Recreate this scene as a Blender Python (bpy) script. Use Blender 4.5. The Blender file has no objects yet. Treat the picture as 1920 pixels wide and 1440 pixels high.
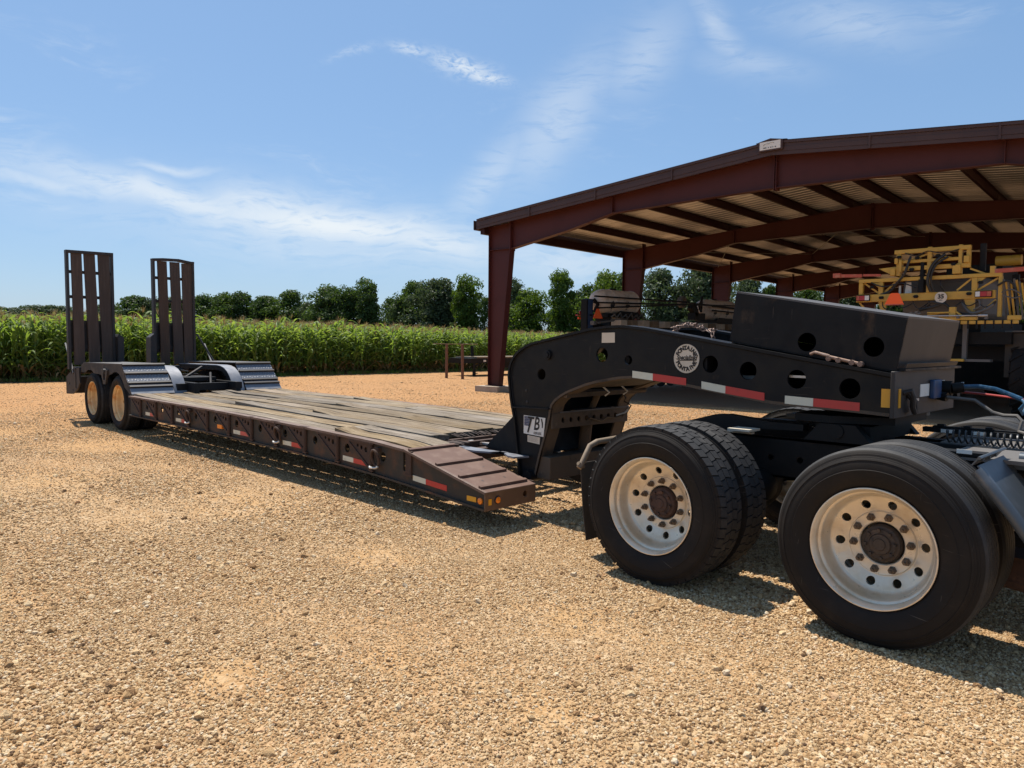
import bpy, bmesh, math, random
import numpy as np
from mathutils import Vector, Matrix, geometry, noise as mnoise

random.seed(7)
rng = np.random.default_rng(7)
scene = bpy.context.scene
COL = scene.collection
PI = math.pi
R_ = math.radians

# ------------------------------------------------------------------ camera
YAW, PITCH, ROLL, CAMH, FPX = 0.7885, 0.0554, 0.0086, 1.5005, 1398.3
Fw = Vector((-math.sin(YAW)*math.cos(PITCH), math.cos(YAW)*math.cos(PITCH), -math.sin(PITCH)))
Rt = Vector((math.cos(YAW), math.sin(YAW), 0.0))
Up = Rt.cross(Fw)
Rr = Rt*math.cos(ROLL) + Up*math.sin(ROLL)
Ur = -Rt*math.sin(ROLL) + Up*math.cos(ROLL)
cd = bpy.data.cameras.new('camera')
cam = bpy.data.objects.new('camera', cd)
COL.objects.link(cam)
cam.matrix_world = Matrix(((Rr.x, Ur.x, -Fw.x, 0), (Rr.y, Ur.y, -Fw.y, 0), (Rr.z, Ur.z, -Fw.z, CAMH), (0, 0, 0, 1)))
cd.sensor_fit = 'HORIZONTAL'; cd.sensor_width = 36.0
cd.lens = FPX/1920*36.0
cd.clip_start = 0.05; cd.clip_end = 3000
scene.camera = cam

# ------------------------------------------------------------------ light
SHX, SHY = 0.45, -0.08            # shadow shift per metre of height
SUN_TO = Vector((-SHX, -SHY, 1.0)).normalized()
SUN_EL = math.asin(SUN_TO.z)
sd = bpy.data.lights.new('sun', 'SUN'); sd.energy = 5.0; sd.angle = R_(0.53); sd.color = (1.0, 0.945, 0.86)
sun = bpy.data.objects.new('sun', sd); COL.objects.link(sun)
sun.rotation_euler = SUN_TO.to_track_quat('Z', 'Y').to_euler()
sun.location = (-20, 5, 30)
scene.view_settings.view_transform = 'Standard'
scene.view_settings.look = 'None'
scene.view_settings.exposure = 0.46
scene.view_settings.gamma = 1.0
scene.view_settings.use_curve_mapping = False
scene.cycles.max_bounces = 6
scene.cycles.diffuse_bounces = 2
scene.cycles.glossy_bounces = 3
scene.cycles.transparent_max_bounces = 6
scene.cycles.transmission_bounces = 3
SKY_STR = 0.08

# ------------------------------------------------------------------ node helper
class NT:
    def __init__(s, tree): s.t = tree; s.n = tree.nodes; s.l = tree.links
    def node(s, typ, **kw):
        n = s.n.new(typ)
        for k, v in kw.items(): setattr(n, k, v)
        return n
    def put(s, sock, v):
        if isinstance(v, bpy.types.NodeSocket): s.l.new(v, sock)
        elif v is not None:
            if sock.type == 'RGBA' and len(v) == 3: v = (*v, 1)
            sock.default_value = v
    def m(s, op, a, b=None, c=None, clamp=False):
        n = s.node('ShaderNodeMath', operation=op); n.use_clamp = clamp
        for i, v in enumerate((a, b, c)):
            if v is not None: s.put(n.inputs[i], v)
        return n.outputs[0]
    def vm(s, op, a, b=None):
        n = s.node('ShaderNodeVectorMath', operation=op)
        s.put(n.inputs[0], a)
        if b is not None: s.put(n.inputs[1], b)
        return n.outputs['Value'] if op in ('DOT_PRODUCT', 'LENGTH') else n.outputs[0]
    def mix(s, f, a, b, blend='MIX'):
        n = s.node('ShaderNodeMix', data_type='RGBA', blend_type=blend)
        s.put(n.inputs[0], f); s.put(n.inputs[6], a); s.put(n.inputs[7], b)
        return n.outputs[2]
    def noise(s, vec, scale, detail=4, rough=0.55, dist=0.0):
        n = s.node('ShaderNodeTexNoise')
        if vec is not None: s.put(n.inputs['Vector'], vec)
        n.inputs['Scale'].default_value = scale; n.inputs['Detail'].default_value = detail
        n.inputs['Roughness'].default_value = rough; n.inputs['Distortion'].default_value = dist
        return n.outputs[0]
    def noisec(s, vec, scale, detail=2):
        n = s.node('ShaderNodeTexNoise'); s.put(n.inputs['Vector'], vec)
        n.inputs['Scale'].default_value = scale; n.inputs['Detail'].default_value = detail
        return n.outputs['Color']
    def voro(s, vec, scale, out='Distance', feature='F1', rnd=1.0):
        n = s.node('ShaderNodeTexVoronoi', feature=feature); s.put(n.inputs['Vector'], vec)
        n.inputs['Scale'].default_value = scale; n.inputs['Randomness'].default_value = rnd
        return n.outputs[out]
    def rng(s, v, a, b, c=0.0, d=1.0, smooth=True):
        n = s.node('ShaderNodeMapRange'); n.interpolation_type = 'SMOOTHSTEP' if smooth else 'LINEAR'
        s.put(n.inputs[0], v)
        for i, x in enumerate((a, b, c, d)): n.inputs[i+1].default_value = x
        return n.outputs[0]
    def ramp(s, v, stops):
        n = s.node('ShaderNodeValToRGB'); s.put(n.inputs[0], v)
        e = n.color_ramp.elements
        while len(e) < len(stops): e.new(0.5)
        for el, (p, c) in zip(e, stops): el.position = p; el.color = (*c, 1)
        return n.outputs[0]
    def mapping(s, vec, scale=(1, 1, 1), rot=(0, 0, 0), loc=(0, 0, 0)):
        n = s.node('ShaderNodeMapping'); s.put(n.inputs[0], vec)
        n.inputs['Scale'].default_value = scale; n.inputs['Rotation'].default_value = rot; n.inputs['Location'].default_value = loc
        return n.outputs[0]
    def bump(s, h, strength, dist=0.01, normal=None):
        n = s.node('ShaderNodeBump'); s.put(n.inputs['Height'], h)
        n.inputs['Strength'].default_value = strength; n.inputs['Distance'].default_value = dist
        if normal is not None: s.put(n.inputs['Normal'], normal)
        return n.outputs[0]

# ------------------------------------------------------------------ world: physical sky with thin cirrus
w = bpy.data.worlds.new('World'); scene.world = w; w.use_nodes = True
T = NT(w.node_tree); T.n.clear()
sky = T.node('ShaderNodeTexSky', sky_type='NISHITA')
sky.sun_disc = False; sky.sun_elevation = SUN_EL
sky.sun_rotation = math.atan2(SUN_TO.x, SUN_TO.y)
sky.air_density = 1.0; sky.dust_density = 0.7; sky.ozone_density = 2.4; sky.altitude = 100
tc = T.node('ShaderNodeTexCoord'); D = tc.outputs['Generated']
sep = T.node('ShaderNodeSeparateXYZ'); T.put(sep.inputs[0], D)
def sky_dir(az, el):
    a, e = R_(az), R_(el)
    return Vector((math.sin(a)*math.cos(e), math.cos(a)*math.cos(e), math.sin(e)))
def cloud_blob(az, el, wd, hd, rot):
    c = sky_dir(az, el); a = Vector((math.cos(R_(az)), -math.sin(R_(az)), 0)); b = a.cross(c).normalized()
    if b.z < 0: b = -b
    r = R_(rot)
    A = (a*math.cos(r) - b*math.sin(r))/math.radians(wd); B = (a*math.sin(r) + b*math.cos(r))/math.radians(hd)
    u = T.vm('DOT_PRODUCT', DW, tuple(A)); v = T.vm('DOT_PRODUCT', DW, tuple(B))
    q = T.m('ADD', T.m('MULTIPLY', u, u), T.m('MULTIPLY', v, v))
    g = T.m('POWER', 2.71828, T.m('MULTIPLY', q, -1.0))
    return T.m('MULTIPLY', g, T.m('GREATER_THAN', T.vm('DOT_PRODUCT', D, tuple(c)), 0.0))
warp = T.vm('SCALE', T.vm('SUBTRACT', T.noisec(D, 7.0, 4), (0.5, 0.5, 0.5)))
warp.node.inputs['Scale'].default_value = 0.055
DW = T.vm('ADD', D, warp)
n_fine = T.noise(T.mapping(DW, (9, 9, 46), (0.05, 0.12, 0)), 2.2, 9, 0.62, 0.45)
n_wisp = T.noise(T.mapping(DW, (60, 60, 150), (0.05, 0.1, 0)), 1.6, 5, 0.6, 0.4)
n_big = T.noise(T.mapping(DW, (3, 3, 9), (0.05, 0.12, 0)), 1.4, 5, 0.6, 0.8)
CLOUDS_SOFT = [(-58.85, 8.74, 9.96, 1.43, 5, 1.0), (-69.44, 9.79, 8.59, 0.97, 9, 0.75), (-76.18, 10.07, 4.57, 0.49, 6, 0.5), (-51.71, 7.51, 6.51, 1.47, 9, 0.75), (-58.07, 7.91, 16.78, 2.4, 6, 0.4), (-41.09, 6.63, 8.18, 1.64, 2, 0.45), (-46.82, 12.37, 4.51, 1.39, -50, 0.34), (-41.9, 16.23, 5.32, 1.96, -52, 0.37), (-35.84, 20.65, 3.24, 1.82, -50, 0.31), (-30.36, 21.86, 3.17, 0.87, 52, 0.31), (-27.71, 19.56, 3.52, 0.86, 15, 0.25), (-21.26, 21.01, 4.12, 1.27, 18, 0.3), (-69.44, 11.56, 2.62, 0.3, 2, 0.5)]
CLOUDS_WISP = [(-53.12, 20.41, 1.38, 0.32, 6, 0.52), (-49.27, 19.75, 1.96, 0.61, 10, 0.75), (-47.76, 19.13, 1.8, 0.41, 14, 0.75), (-57.68, 20.01, 1.6, 0.24, -15, 0.26)]
# (azimuth, elevation, half width, half height, tilt in degrees, strength)
soft = None
for az, el, wd, hd, ro, st in CLOUDS_SOFT:
    g = T.m('MULTIPLY', cloud_blob(az, el, wd, hd, ro), st)
    soft = g if soft is None else T.m('MAXIMUM', soft, g)
wis = None
for az, el, wd, hd, ro, st in CLOUDS_WISP:
    g = T.m('MULTIPLY', cloud_blob(az, el, wd, hd, ro), st)
    wis = g if wis is None else T.m('MAXIMUM', wis, g)
gen = T.m('MULTIPLY', T.rng(n_big, 0.52, 0.8), 0.3)                       # thin veil all over the sky
cov = T.m('ADD', T.m('MULTIPLY', soft, T.rng(n_fine, 0.18, 0.56)), T.m('MULTIPLY', wis, T.rng(n_wisp, 0.3, 0.62)))
cov = T.m('ADD', cov, T.m('MULTIPLY', gen, T.rng(n_fine, 0.4, 0.7)), clamp=True)
cov = T.m('MULTIPLY', cov, T.rng(sep.outputs[2], 0.0, 0.06))
cloudcol = (7.6, 8.2, 8.7)
tint = T.mix(1.0, sky.outputs[0], (.86, .88, .90), 'MULTIPLY')
tint = T.mix(.35, tint, (3.3, 6.1, 10.4))          # flat blue mixed over the whole sky to even out its brightness
final = T.mix(cov, tint, cloudcol)
bg = T.node('ShaderNodeBackground'); T.put(bg.inputs[0], final); bg.inputs[1].default_value = SKY_STR
out = T.node('ShaderNodeOutputWorld'); T.l.new(bg.outputs[0], out.inputs[0])

# ------------------------------------------------------------------ materials
MATS = {}
def new_mat(name):
    m = bpy.data.materials.new(name); m.use_nodes = True
    t = NT(m.node_tree)
    bs = t.n['Principled BSDF']
    MATS[name] = m
    return m, t, bs
def mat(name, base, rough=0.6, metal=0.0, layers=(), bump=None, objvar=0.0, rvar=0.0, spec=0.5, scratch=None, k=1.0):
    """layers: (colour, scale, lo, hi, detail, stretch) mixed over the base by noise in object space"""
    m, t, bs = new_mat(name)
    tcn = t.node('ShaderNodeTexCoord'); O = tcn.outputs['Object']
    col = t.mix(0.0, base, base)
    oi = t.node('ShaderNodeObjectInfo')
    rn = oi.outputs['Random']
    cmb = t.node('ShaderNodeCombineXYZ'); t.put(cmb.inputs[0], t.m('MULTIPLY', rn, 37.0)); t.put(cmb.inputs[1], t.m('MULTIPLY', rn, 91.0))
    V = t.vm('ADD', O, cmb.outputs[0]) if objvar else O
    last = None
    for L in layers:
        c, sc, lo, hi = L[:4]; det = L[4] if len(L) > 4 else 6; st = L[5] if len(L) > 5 else (1, 1, 1)
        n = t.noise(t.mapping(V, st), sc, det, 0.62)
        f = t.rng(n, lo, hi); last = f
        col = t.mix(f, col, c)
    if scratch:
        for rot, sc, lo in ((.5, (4, 4, 150), .70), (-.9, (150, 6, 6), .715)):
            f = t.rng(t.noise(t.mapping(V, sc, (0, rot, 0)), 1.0, 2), lo, lo+.03)
            f = t.m('MULTIPLY', f, t.rng(t.noise(V, 3.1, 3), .46, .62))
            col = t.mix(t.m('MULTIPLY', f, .8), col, scratch)
    if k != 1.0: col = t.mix(1.0, col, (k, k, k), 'MULTIPLY')
    if objvar:
        hv = t.node('ShaderNodeHueSaturation'); t.put(hv.inputs['Color'], col)
        t.put(hv.inputs['Value'], t.rng(rn, 0, 1, 1-objvar, 1+objvar, False))
        t.put(hv.inputs['Saturation'], t.rng(t.m('FRACT', t.m('MULTIPLY', rn, 7.3)), 0, 1, 1-objvar*.7, 1+objvar*.7, False))
        col = hv.outputs[0]
    t.put(bs.inputs['Base Color'], col)
    bs.inputs['Metallic'].default_value = metal
    bs.inputs['Specular IOR Level'].default_value = spec
    if rvar:
        t.put(bs.inputs['Roughness'], t.rng(t.noise(V, 9, 5), .3, .7, max(0.05, rough-rvar), min(1, rough+rvar)))
    else: bs.inputs['Roughness'].default_value = rough
    if bump:
        sc, stg, dist = bump[:3]; st = bump[3] if len(bump) > 3 else (1, 1, 1)
        t.put(bs.inputs['Normal'], t.bump(t.noise(t.mapping(V, st), sc, 6, 0.65), stg, dist))
    return m

mat('black_paint', (0.0085, 0.0088, 0.0098), .46, 0, [((0.015, 0.0135, 0.012), 3.5, .45, .75), ((0.040, 0.026, 0.018), 9, .66, .82), ((0.05, 0.043, 0.035), 30, .72, .85)], (60, .12, .004), rvar=.12, spec=.2, scratch=(.10, .075, .055), k=.9)
mat('black_steel', (0.008, 0.008, 0.009), .55, 0, [((0.022, 0.018, 0.015), 5, .5, .8), ((0.06, 0.04, 0.028), 14, .66, .85)], (50, .15, .004), rvar=.1, spec=.25)
mat('dusty_black', (0.020, 0.018, 0.017), .75, 0, [((0.10, 0.075, 0.05), 4, .42, .8), ((0.06, 0.045, 0.033), 16, .5, .75)], (40, .2, .004))
mat('dusty_brown', (0.085, 0.058, 0.036), .8, 0, [((0.03, 0.022, 0.016), 6, .5, .75), ((0.14, 0.10, 0.066), 13, .58, .8)], (50, .2, .003))
mat('box_paint', (0.0075, 0.0075, 0.0085), .5, 0, [((0.018, 0.0145, 0.0125), 2.5, .45, .7), ((0.075, 0.046, 0.027), 6, .58, .76, 8, (1, 1, .45)), ((0.12, 0.09, 0.065), 28, .7, .82)], (45, .15, .004), rvar=.12, spec=.2, scratch=(.10, .075, .055), k=.9)
mat('box_front_paint', (0.026, 0.0205, 0.0175), .6, 0, [((0.045, 0.035, 0.029), 3, .4, .7, 6, (1, 1, .3)), ((0.03, 0.024, 0.022), 9, .6, .8, 6, (1, 1, .25)), ((0.12, 0.09, 0.063), 17, .68, .85, 8, (1, 1, .3))], (45, .12, .003))
mat('rail_steel', (0.050, 0.042, 0.033), .75, 0, [((0.115, 0.058, 0.033), 4, .45, .68), ((0.028, 0.022, 0.018), 8, .55, .8), ((0.11, 0.085, 0.06), 26, .62, .8)], (60, .2, .003), spec=.25)
mat('rust_dark', (0.060, 0.032, 0.020), .85, 0, [((0.11, 0.052, 0.028), 8, .5, .75), ((0.02, 0.014, 0.011), 16, .5, .75)], (70, .3, .003))
mat('flange_top', (0.20, 0.125, 0.09), .75, 0, [((0.27, 0.185, 0.145), 5, .45, .7), ((0.12, 0.06, 0.04), 11, .58, .8), ((0.3, 0.25, 0.22), 2.2, .55, .75)], (60, .2, .002), k=.7)
mat('step_plate', (0.17, 0.082, 0.052), .72, 0, [((0.235, 0.135, 0.092), 6, .45, .7), ((0.30, 0.155, 0.075), 17, .66, .8), ((0.09, 0.048, 0.036), 4, .62, .8), ((0.34, 0.24, 0.16), 40, .7, .8)], (70, .25, .002), k=.66)
mat('nose_plate', (0.12, 0.065, 0.033), .75, 0, [((0.17, 0.095, 0.05), 5, .45, .7), ((0.06, 0.035, 0.02), 9, .6, .8)], (60, .2, .002))
mat('slope_steel', (0.17, 0.178, 0.20), .5, .2, [((0.22, 0.22, 0.235), 6, .5, .75), ((0.20, 0.10, 0.07), 7, .62, .78)], (60, .15, .002), rvar=.12)
mat('fender_top', (0.085, 0.08, 0.078), .6, .15, [((0.13, 0.115, 0.10), 5, .5, .75)], (60, .15, .002))
mat('ramp_wood', (0.074, 0.046, 0.032), .85, 0, [((0.10, 0.066, 0.048), 5, .45, .7, 6, (1, 6, .35)), ((0.028, 0.02, 0.017), 7, .58, .8, 6, (1, 8, .3))], (30, .35, .004, (1, 8, .5)), objvar=.22)
mat('ramp_steel', (0.026, 0.022, 0.021), .6, .1, [((0.055, 0.036, 0.028), 6, .5, .75)], (50, .15, .003))
mat('white_tape', (0.62, 0.60, 0.47), .45, 0, [((0.40, 0.36, 0.26), 9, .55, .8)])
mat('red_tape', (0.50, 0.035, 0.030), .4, 0, [((0.33, 0.04, 0.03), 9, .55, .8)])
mat('faded_red_tape', (0.55, 0.10, 0.075), .55, 0, [((0.4, 0.12, 0.09), 9, .5, .8)])
mat('amber_reflector', (0.72, 0.33, 0.02), .35, 0, [((0.5, 0.22, 0.02), 12, .6, .8)])
mat('amber_lens', (0.85, 0.22, 0.01), .25, 0, [((0.6, 0.2, 0.03), 14, .6, .8)])
mat('decal_white', (0.72, 0.69, 0.62), .5, 0, [((0.55, 0.50, 0.42), 16, .55, .8)])
mat('decal_cream', (0.62, 0.53, 0.41), .5, 0, [((0.5, 0.42, 0.32), 14, .5, .8)])
mat('letter_black', (0.012, 0.009, 0.008), .5)
mat('letter_navy', (0.02, 0.03, 0.09), .5)
mat('alu_rim', (0.75, 0.655, 0.51), .36, .40, [((0.58, 0.44, 0.27), 4, .46, .78), ((0.34, 0.235, 0.135), 11, .62, .85)], (40, .05, .002), rvar=.1)
mat('rust_rim', (0.74, 0.50, 0.23), .55, 0, [((0.56, 0.23, 0.06), 5, .42, .64), ((0.80, 0.66, 0.46), 4, .56, .75)], (50, .1, .002))
mat('hub_rust', (0.065, 0.034, 0.024), .8, 0, [((0.13, 0.062, 0.036), 14, .5, .75), ((0.02, 0.013, 0.01), 24, .5, .75)], (60, .4, .004))
mat('hub_dark', (0.050, 0.033, 0.022), .65, 0, [((0.09, 0.06, 0.04), 14, .5, .75), ((0.015, 0.011, 0.01), 24, .5, .75)], (60, .3, .004))
mat('nut_steel', (0.14, 0.095, 0.06), .55, .35, [((0.06, 0.035, 0.02), 30, .5, .75)])
mat('rubber_side', (0.014, 0.0115, 0.0098), .75, 0, [((0.026, 0.020, 0.0155), 5, .45, .8), ((0.048, 0.037, 0.027), 22, .66, .87)], (70, .1, .002), spec=.22, scratch=(.11, .095, .08))
mat('rubber_tread', (0.026, 0.025, 0.025), .7, 0, [((0.062, 0.057, 0.052), 8, .45, .8), ((0.10, 0.085, 0.068), 30, .62, .85)], (90, .35, .003), spec=.4)
mat('rubber_flap', (0.05, 0.041, 0.032), .85, 0, [((0.10, 0.075, 0.05), 4, .5, .8)])
mat('flap_pipe', (0.19, 0.135, 0.085), .7, 0, [((0.26, 0.19, 0.12), 9, .5, .75), ((0.09, 0.06, 0.04), 12, .6, .8)])
mat('grey_fender', (0.075, 0.088, 0.10), .4, .3, [((0.12, 0.135, 0.15), 5, .5, .75), ((0.2, 0.19, 0.17), 30, .68, .8)], (40, .08, .002))
mat('red_oxide', (0.072, 0.0185, 0.0155), .5, 0, [((0.056, 0.014, 0.0115), 1.2, .45, .75), ((0.095, 0.030, 0.023), 5, .62, .85), ((0.4, 0.33, 0.3), 45, .77, .82)], None, spec=.25)
mat('purlin_paint', (0.036, 0.0105, 0.009), .6, 0, [((0.028, 0.008, 0.007), 2, .45, .75)], spec=.2)
mat('brown_trim', (0.070, 0.038, 0.031), .45, 0, [((0.058, 0.031, 0.026), 1.5, .4, .7)], spec=.3)
mat('roof_sheet', (0.45, 0.45, 0.45), .34, .8, [((0.36, 0.36, 0.355), 1.5, .45, .7)], objvar=.10)
mat('concrete', (0.36, 0.29, 0.22), .9, 0, [((0.26, 0.20, 0.15), 6, .45, .75), ((0.46, 0.38, 0.3), 20, .55, .8)], (40, .4, .01))
mat('yellow_paint', (0.58, 0.335, 0.046), .5, 0, [((0.44, 0.245, 0.04), 3, .45, .75), ((0.28, 0.16, 0.06), 12, .62, .85)], (40, .08, .002))
mat('machine_black', (0.006, 0.0058, 0.0056), .6, 0, [((0.017, 0.0135, 0.011), 5, .5, .8)], spec=.25)
mat('machine_grey', (0.12, 0.108, 0.096), .6, 0, [((0.10, 0.085, 0.07), 4, .5, .8)])
mat('hose_black', (0.018, 0.018, 0.018), .45)
mat('hose_blue', (0.03, 0.10, 0.18), .4, 0, [((0.12, 0.20, 0.27), 40, .5, .7)])
mat('hose_red', (0.40, 0.06, 0.05), .4)
mat('hose_white', (0.6, 0.58, 0.55), .45)
mat('red_orange', (1.0, 0.13, 0.018), .6, 0)
mat('red_lens', (0.42, 0.02, 0.02), .3)
mat('boom_red', (0.46, 0.085, 0.045), .55, 0, [((0.50, 0.24, 0.13), 6, .5, .75)])
mat('tank_white', (0.74, 0.64, 0.54), .5, 0, [((0.42, 0.33, 0.26), 3, .45, .75), ((0.34, 0.24, 0.12), 6, .6, .85)])
mat('tank_sticker', (0.02, 0.03, 0.045), .4)
mat('blue_paint', (0.02, 0.055, 0.14), .5, 0, [((0.03, 0.04, 0.06), 5, .5, .8)])
mat('seed_box', (0.50, 0.40, 0.29), .6, 0, [((0.38, 0.29, 0.2), 3, .45, .75)])
mat('seed_box_brown', (0.20, 0.14, 0.085), .7)
mat('post_rust', (0.15, 0.072, 0.045), .85, 0, [((0.22, 0.11, 0.06), 8, .5, .75)])
mat('thin_steel', (0.30, 0.28, 0.25), .5, .5)
mat('light_steel', (0.52, 0.50, 0.46), .45, .5, [((0.3, 0.25, 0.2), 10, .5, .8)])
mat('chain_steel', (0.20, 0.125, 0.09), .6, .4, [((0.3, 0.22, 0.18), 30, .45, .7)])
mat('deck_bright', (0.55, 0.48, 0.37), .7, 0, [((0.45, 0.4, 0.3), 8, .5, .8)])
mat('trunk_bark', (0.085, 0.068, 0.052), .9, 0, [((0.13, 0.11, 0.09), 5, .5, .75)], (20, .5, .03))

# weathered planks: long grain in X
def plank_material():
    m, t, bs = new_mat('deck_wood')
    O = t.node('ShaderNodeTexCoord').outputs['Object']
    oi = t.node('ShaderNodeObjectInfo'); rn = oi.outputs['Random']
    cmb = t.node('ShaderNodeCombineXYZ'); t.put(cmb.inputs[0], t.m('MULTIPLY', rn, 53.0)); t.put(cmb.inputs[1], t.m('MULTIPLY', rn, 17.0))
    V = t.vm('ADD', O, cmb.outputs[0])
    g1 = t.noise(t.mapping(V, (1.3, 26, 26)), 1.0, 8, .68, .35)
    g2 = t.noise(t.mapping(V, (2.2, 90, 90)), 1.0, 5, .65)
    blot = t.noise(V, 2.1, 5, .6)
    c = t.ramp(g1, [(.32, (.06, .042, .027)), (.43, (.25, .18, .11)), (.55, (.40, .31, .205)), (.72, (.56, .46, .345))])
    c = t.mix(t.rng(blot, .48, .7, 0, .6), c, (.33, .24, .14))
    c = t.mix(t.rng(t.noise(V, .9, 4), .52, .72, 0, .55), c, (.52, .42, .33))
    c = t.mix(t.rng(g2, .57, .68, 0, .85), c, (.075, .052, .035))
    c = t.mix(t.rng(t.noise(t.mapping(V, (.6, 2.4, 2.4)), 3.2, 5), .56, .74, 0, .7), c, (.14, .095, .06))
    hv = t.node('ShaderNodeHueSaturation'); t.put(hv.inputs['Color'], c)
    t.put(hv.inputs['Value'], t.rng(rn, 0, 1, .44, .72, False)); t.put(hv.inputs['Saturation'], t.rng(t.m('FRACT', t.m('MULTIPLY', rn, 9.1)), 0, 1, .75, 1.2, False))
    t.put(bs.inputs['Base Color'], hv.outputs[0]); bs.inputs['Roughness'].default_value = .88
    bs.inputs['Specular IOR Level'].default_value = .25
    h = t.m('ADD', t.m('MULTIPLY', g1, .7), t.m('MULTIPLY', g2, .5))
    t.put(bs.inputs['Normal'], t.bump(h, .8, .012))
plank_material()

def tread_plate_material():
    m, t, bs = new_mat('tread_plate')
    O = t.node('ShaderNodeTexCoord').outputs['Object']
    V = t.mapping(O, (26, 26, 26), (0, 0, .6))
    v = t.voro(V, 1.0, 'Distance', 'F1', 0.15)
    dots = t.rng(v, .25, .42, 1, 0)
    c = t.mix(dots, (.14, .145, .16), (.24, .25, .275))
    c = t.mix(t.rng(t.noise(O, 5, 5), .6, .78, 0, .6), c, (.14, .075, .055))
    t.put(bs.inputs['Base Color'], c); bs.inputs['Metallic'].default_value = .3; bs.inputs['Roughness'].default_value = .45
    t.put(bs.inputs['Normal'], t.bump(dots, .7, .005))
tread_plate_material()

def leaf_material(name, cols, trans, transcol, rough=.5, veins=False):
    m, t, bs = new_mat(name)
    geo = t.node('ShaderNodeNewGeometry'); oi = t.node('ShaderNodeObjectInfo')
    rpi = geo.outputs['Random Per Island']
    O = t.node('ShaderNodeTexCoord').outputs['Object']
    k = t.m('ADD', t.m('MULTIPLY', rpi, .6), t.m('MULTIPLY', oi.outputs['Random'], .4))
    c = t.ramp(k, [(0, cols[0]), (.5, cols[1]), (1, cols[2])])
    t.put(bs.inputs['Base Color'], c); bs.inputs['Roughness'].default_value = rough
    bs.inputs['Specular IOR Level'].default_value = .12
    tr = t.node('ShaderNodeBsdfTranslucent'); t.put(tr.inputs[0], t.mix(1.0, c, transcol, 'MULTIPLY'))
    mx = t.node('ShaderNodeMixShader'); mx.inputs[0].default_value = trans
    t.l.new(bs.outputs[0], mx.inputs[1]); t.l.new(tr.outputs[0], mx.inputs[2])
    t.l.new(mx.outputs[0], t.n['Material Output'].inputs[0])
leaf_material('corn_leaf', [(.080, .134, .032), (.136, .198, .052), (.208, .270, .092)], .46, (1.9, 1.85, .8), .5)
leaf_material('corn_stalk', [(.08, .13, .03), (.115, .155, .04), (.17, .175, .065)], .1, (1, 1, .5))
leaf_material('corn_tassel', [(.22, .15, .08), (.30, .21, .11), (.26, .20, .08)], .3, (1.2, 1.1, .8), .7)
leaf_material('corn_dry_leaf', [(.34, .2, .08), (.4, .26, .12), (.3, .17, .07)], .3, (1.2, 1.1, .8), .7)
leaf_material('leaf_dark', [(.032, .056, .017), (.050, .082, .025), (.078, .114, .036)], .36, (1.6, 1.7, .7))
leaf_material('leaf_mid', [(.034, .062, .015), (.053, .088, .022), (.080, .120, .034)], .36, (1.7, 1.7, .7))
leaf_material('leaf_bright', [(.052, .090, .016), (.080, .126, .024), (.110, .155, .034)], .40, (1.7, 1.7, .6))
leaf_material('leaf_grey', [(.042, .061, .029), (.062, .085, .040), (.092, .114, .058)], .34, (1.4, 1.5, .9))

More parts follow.
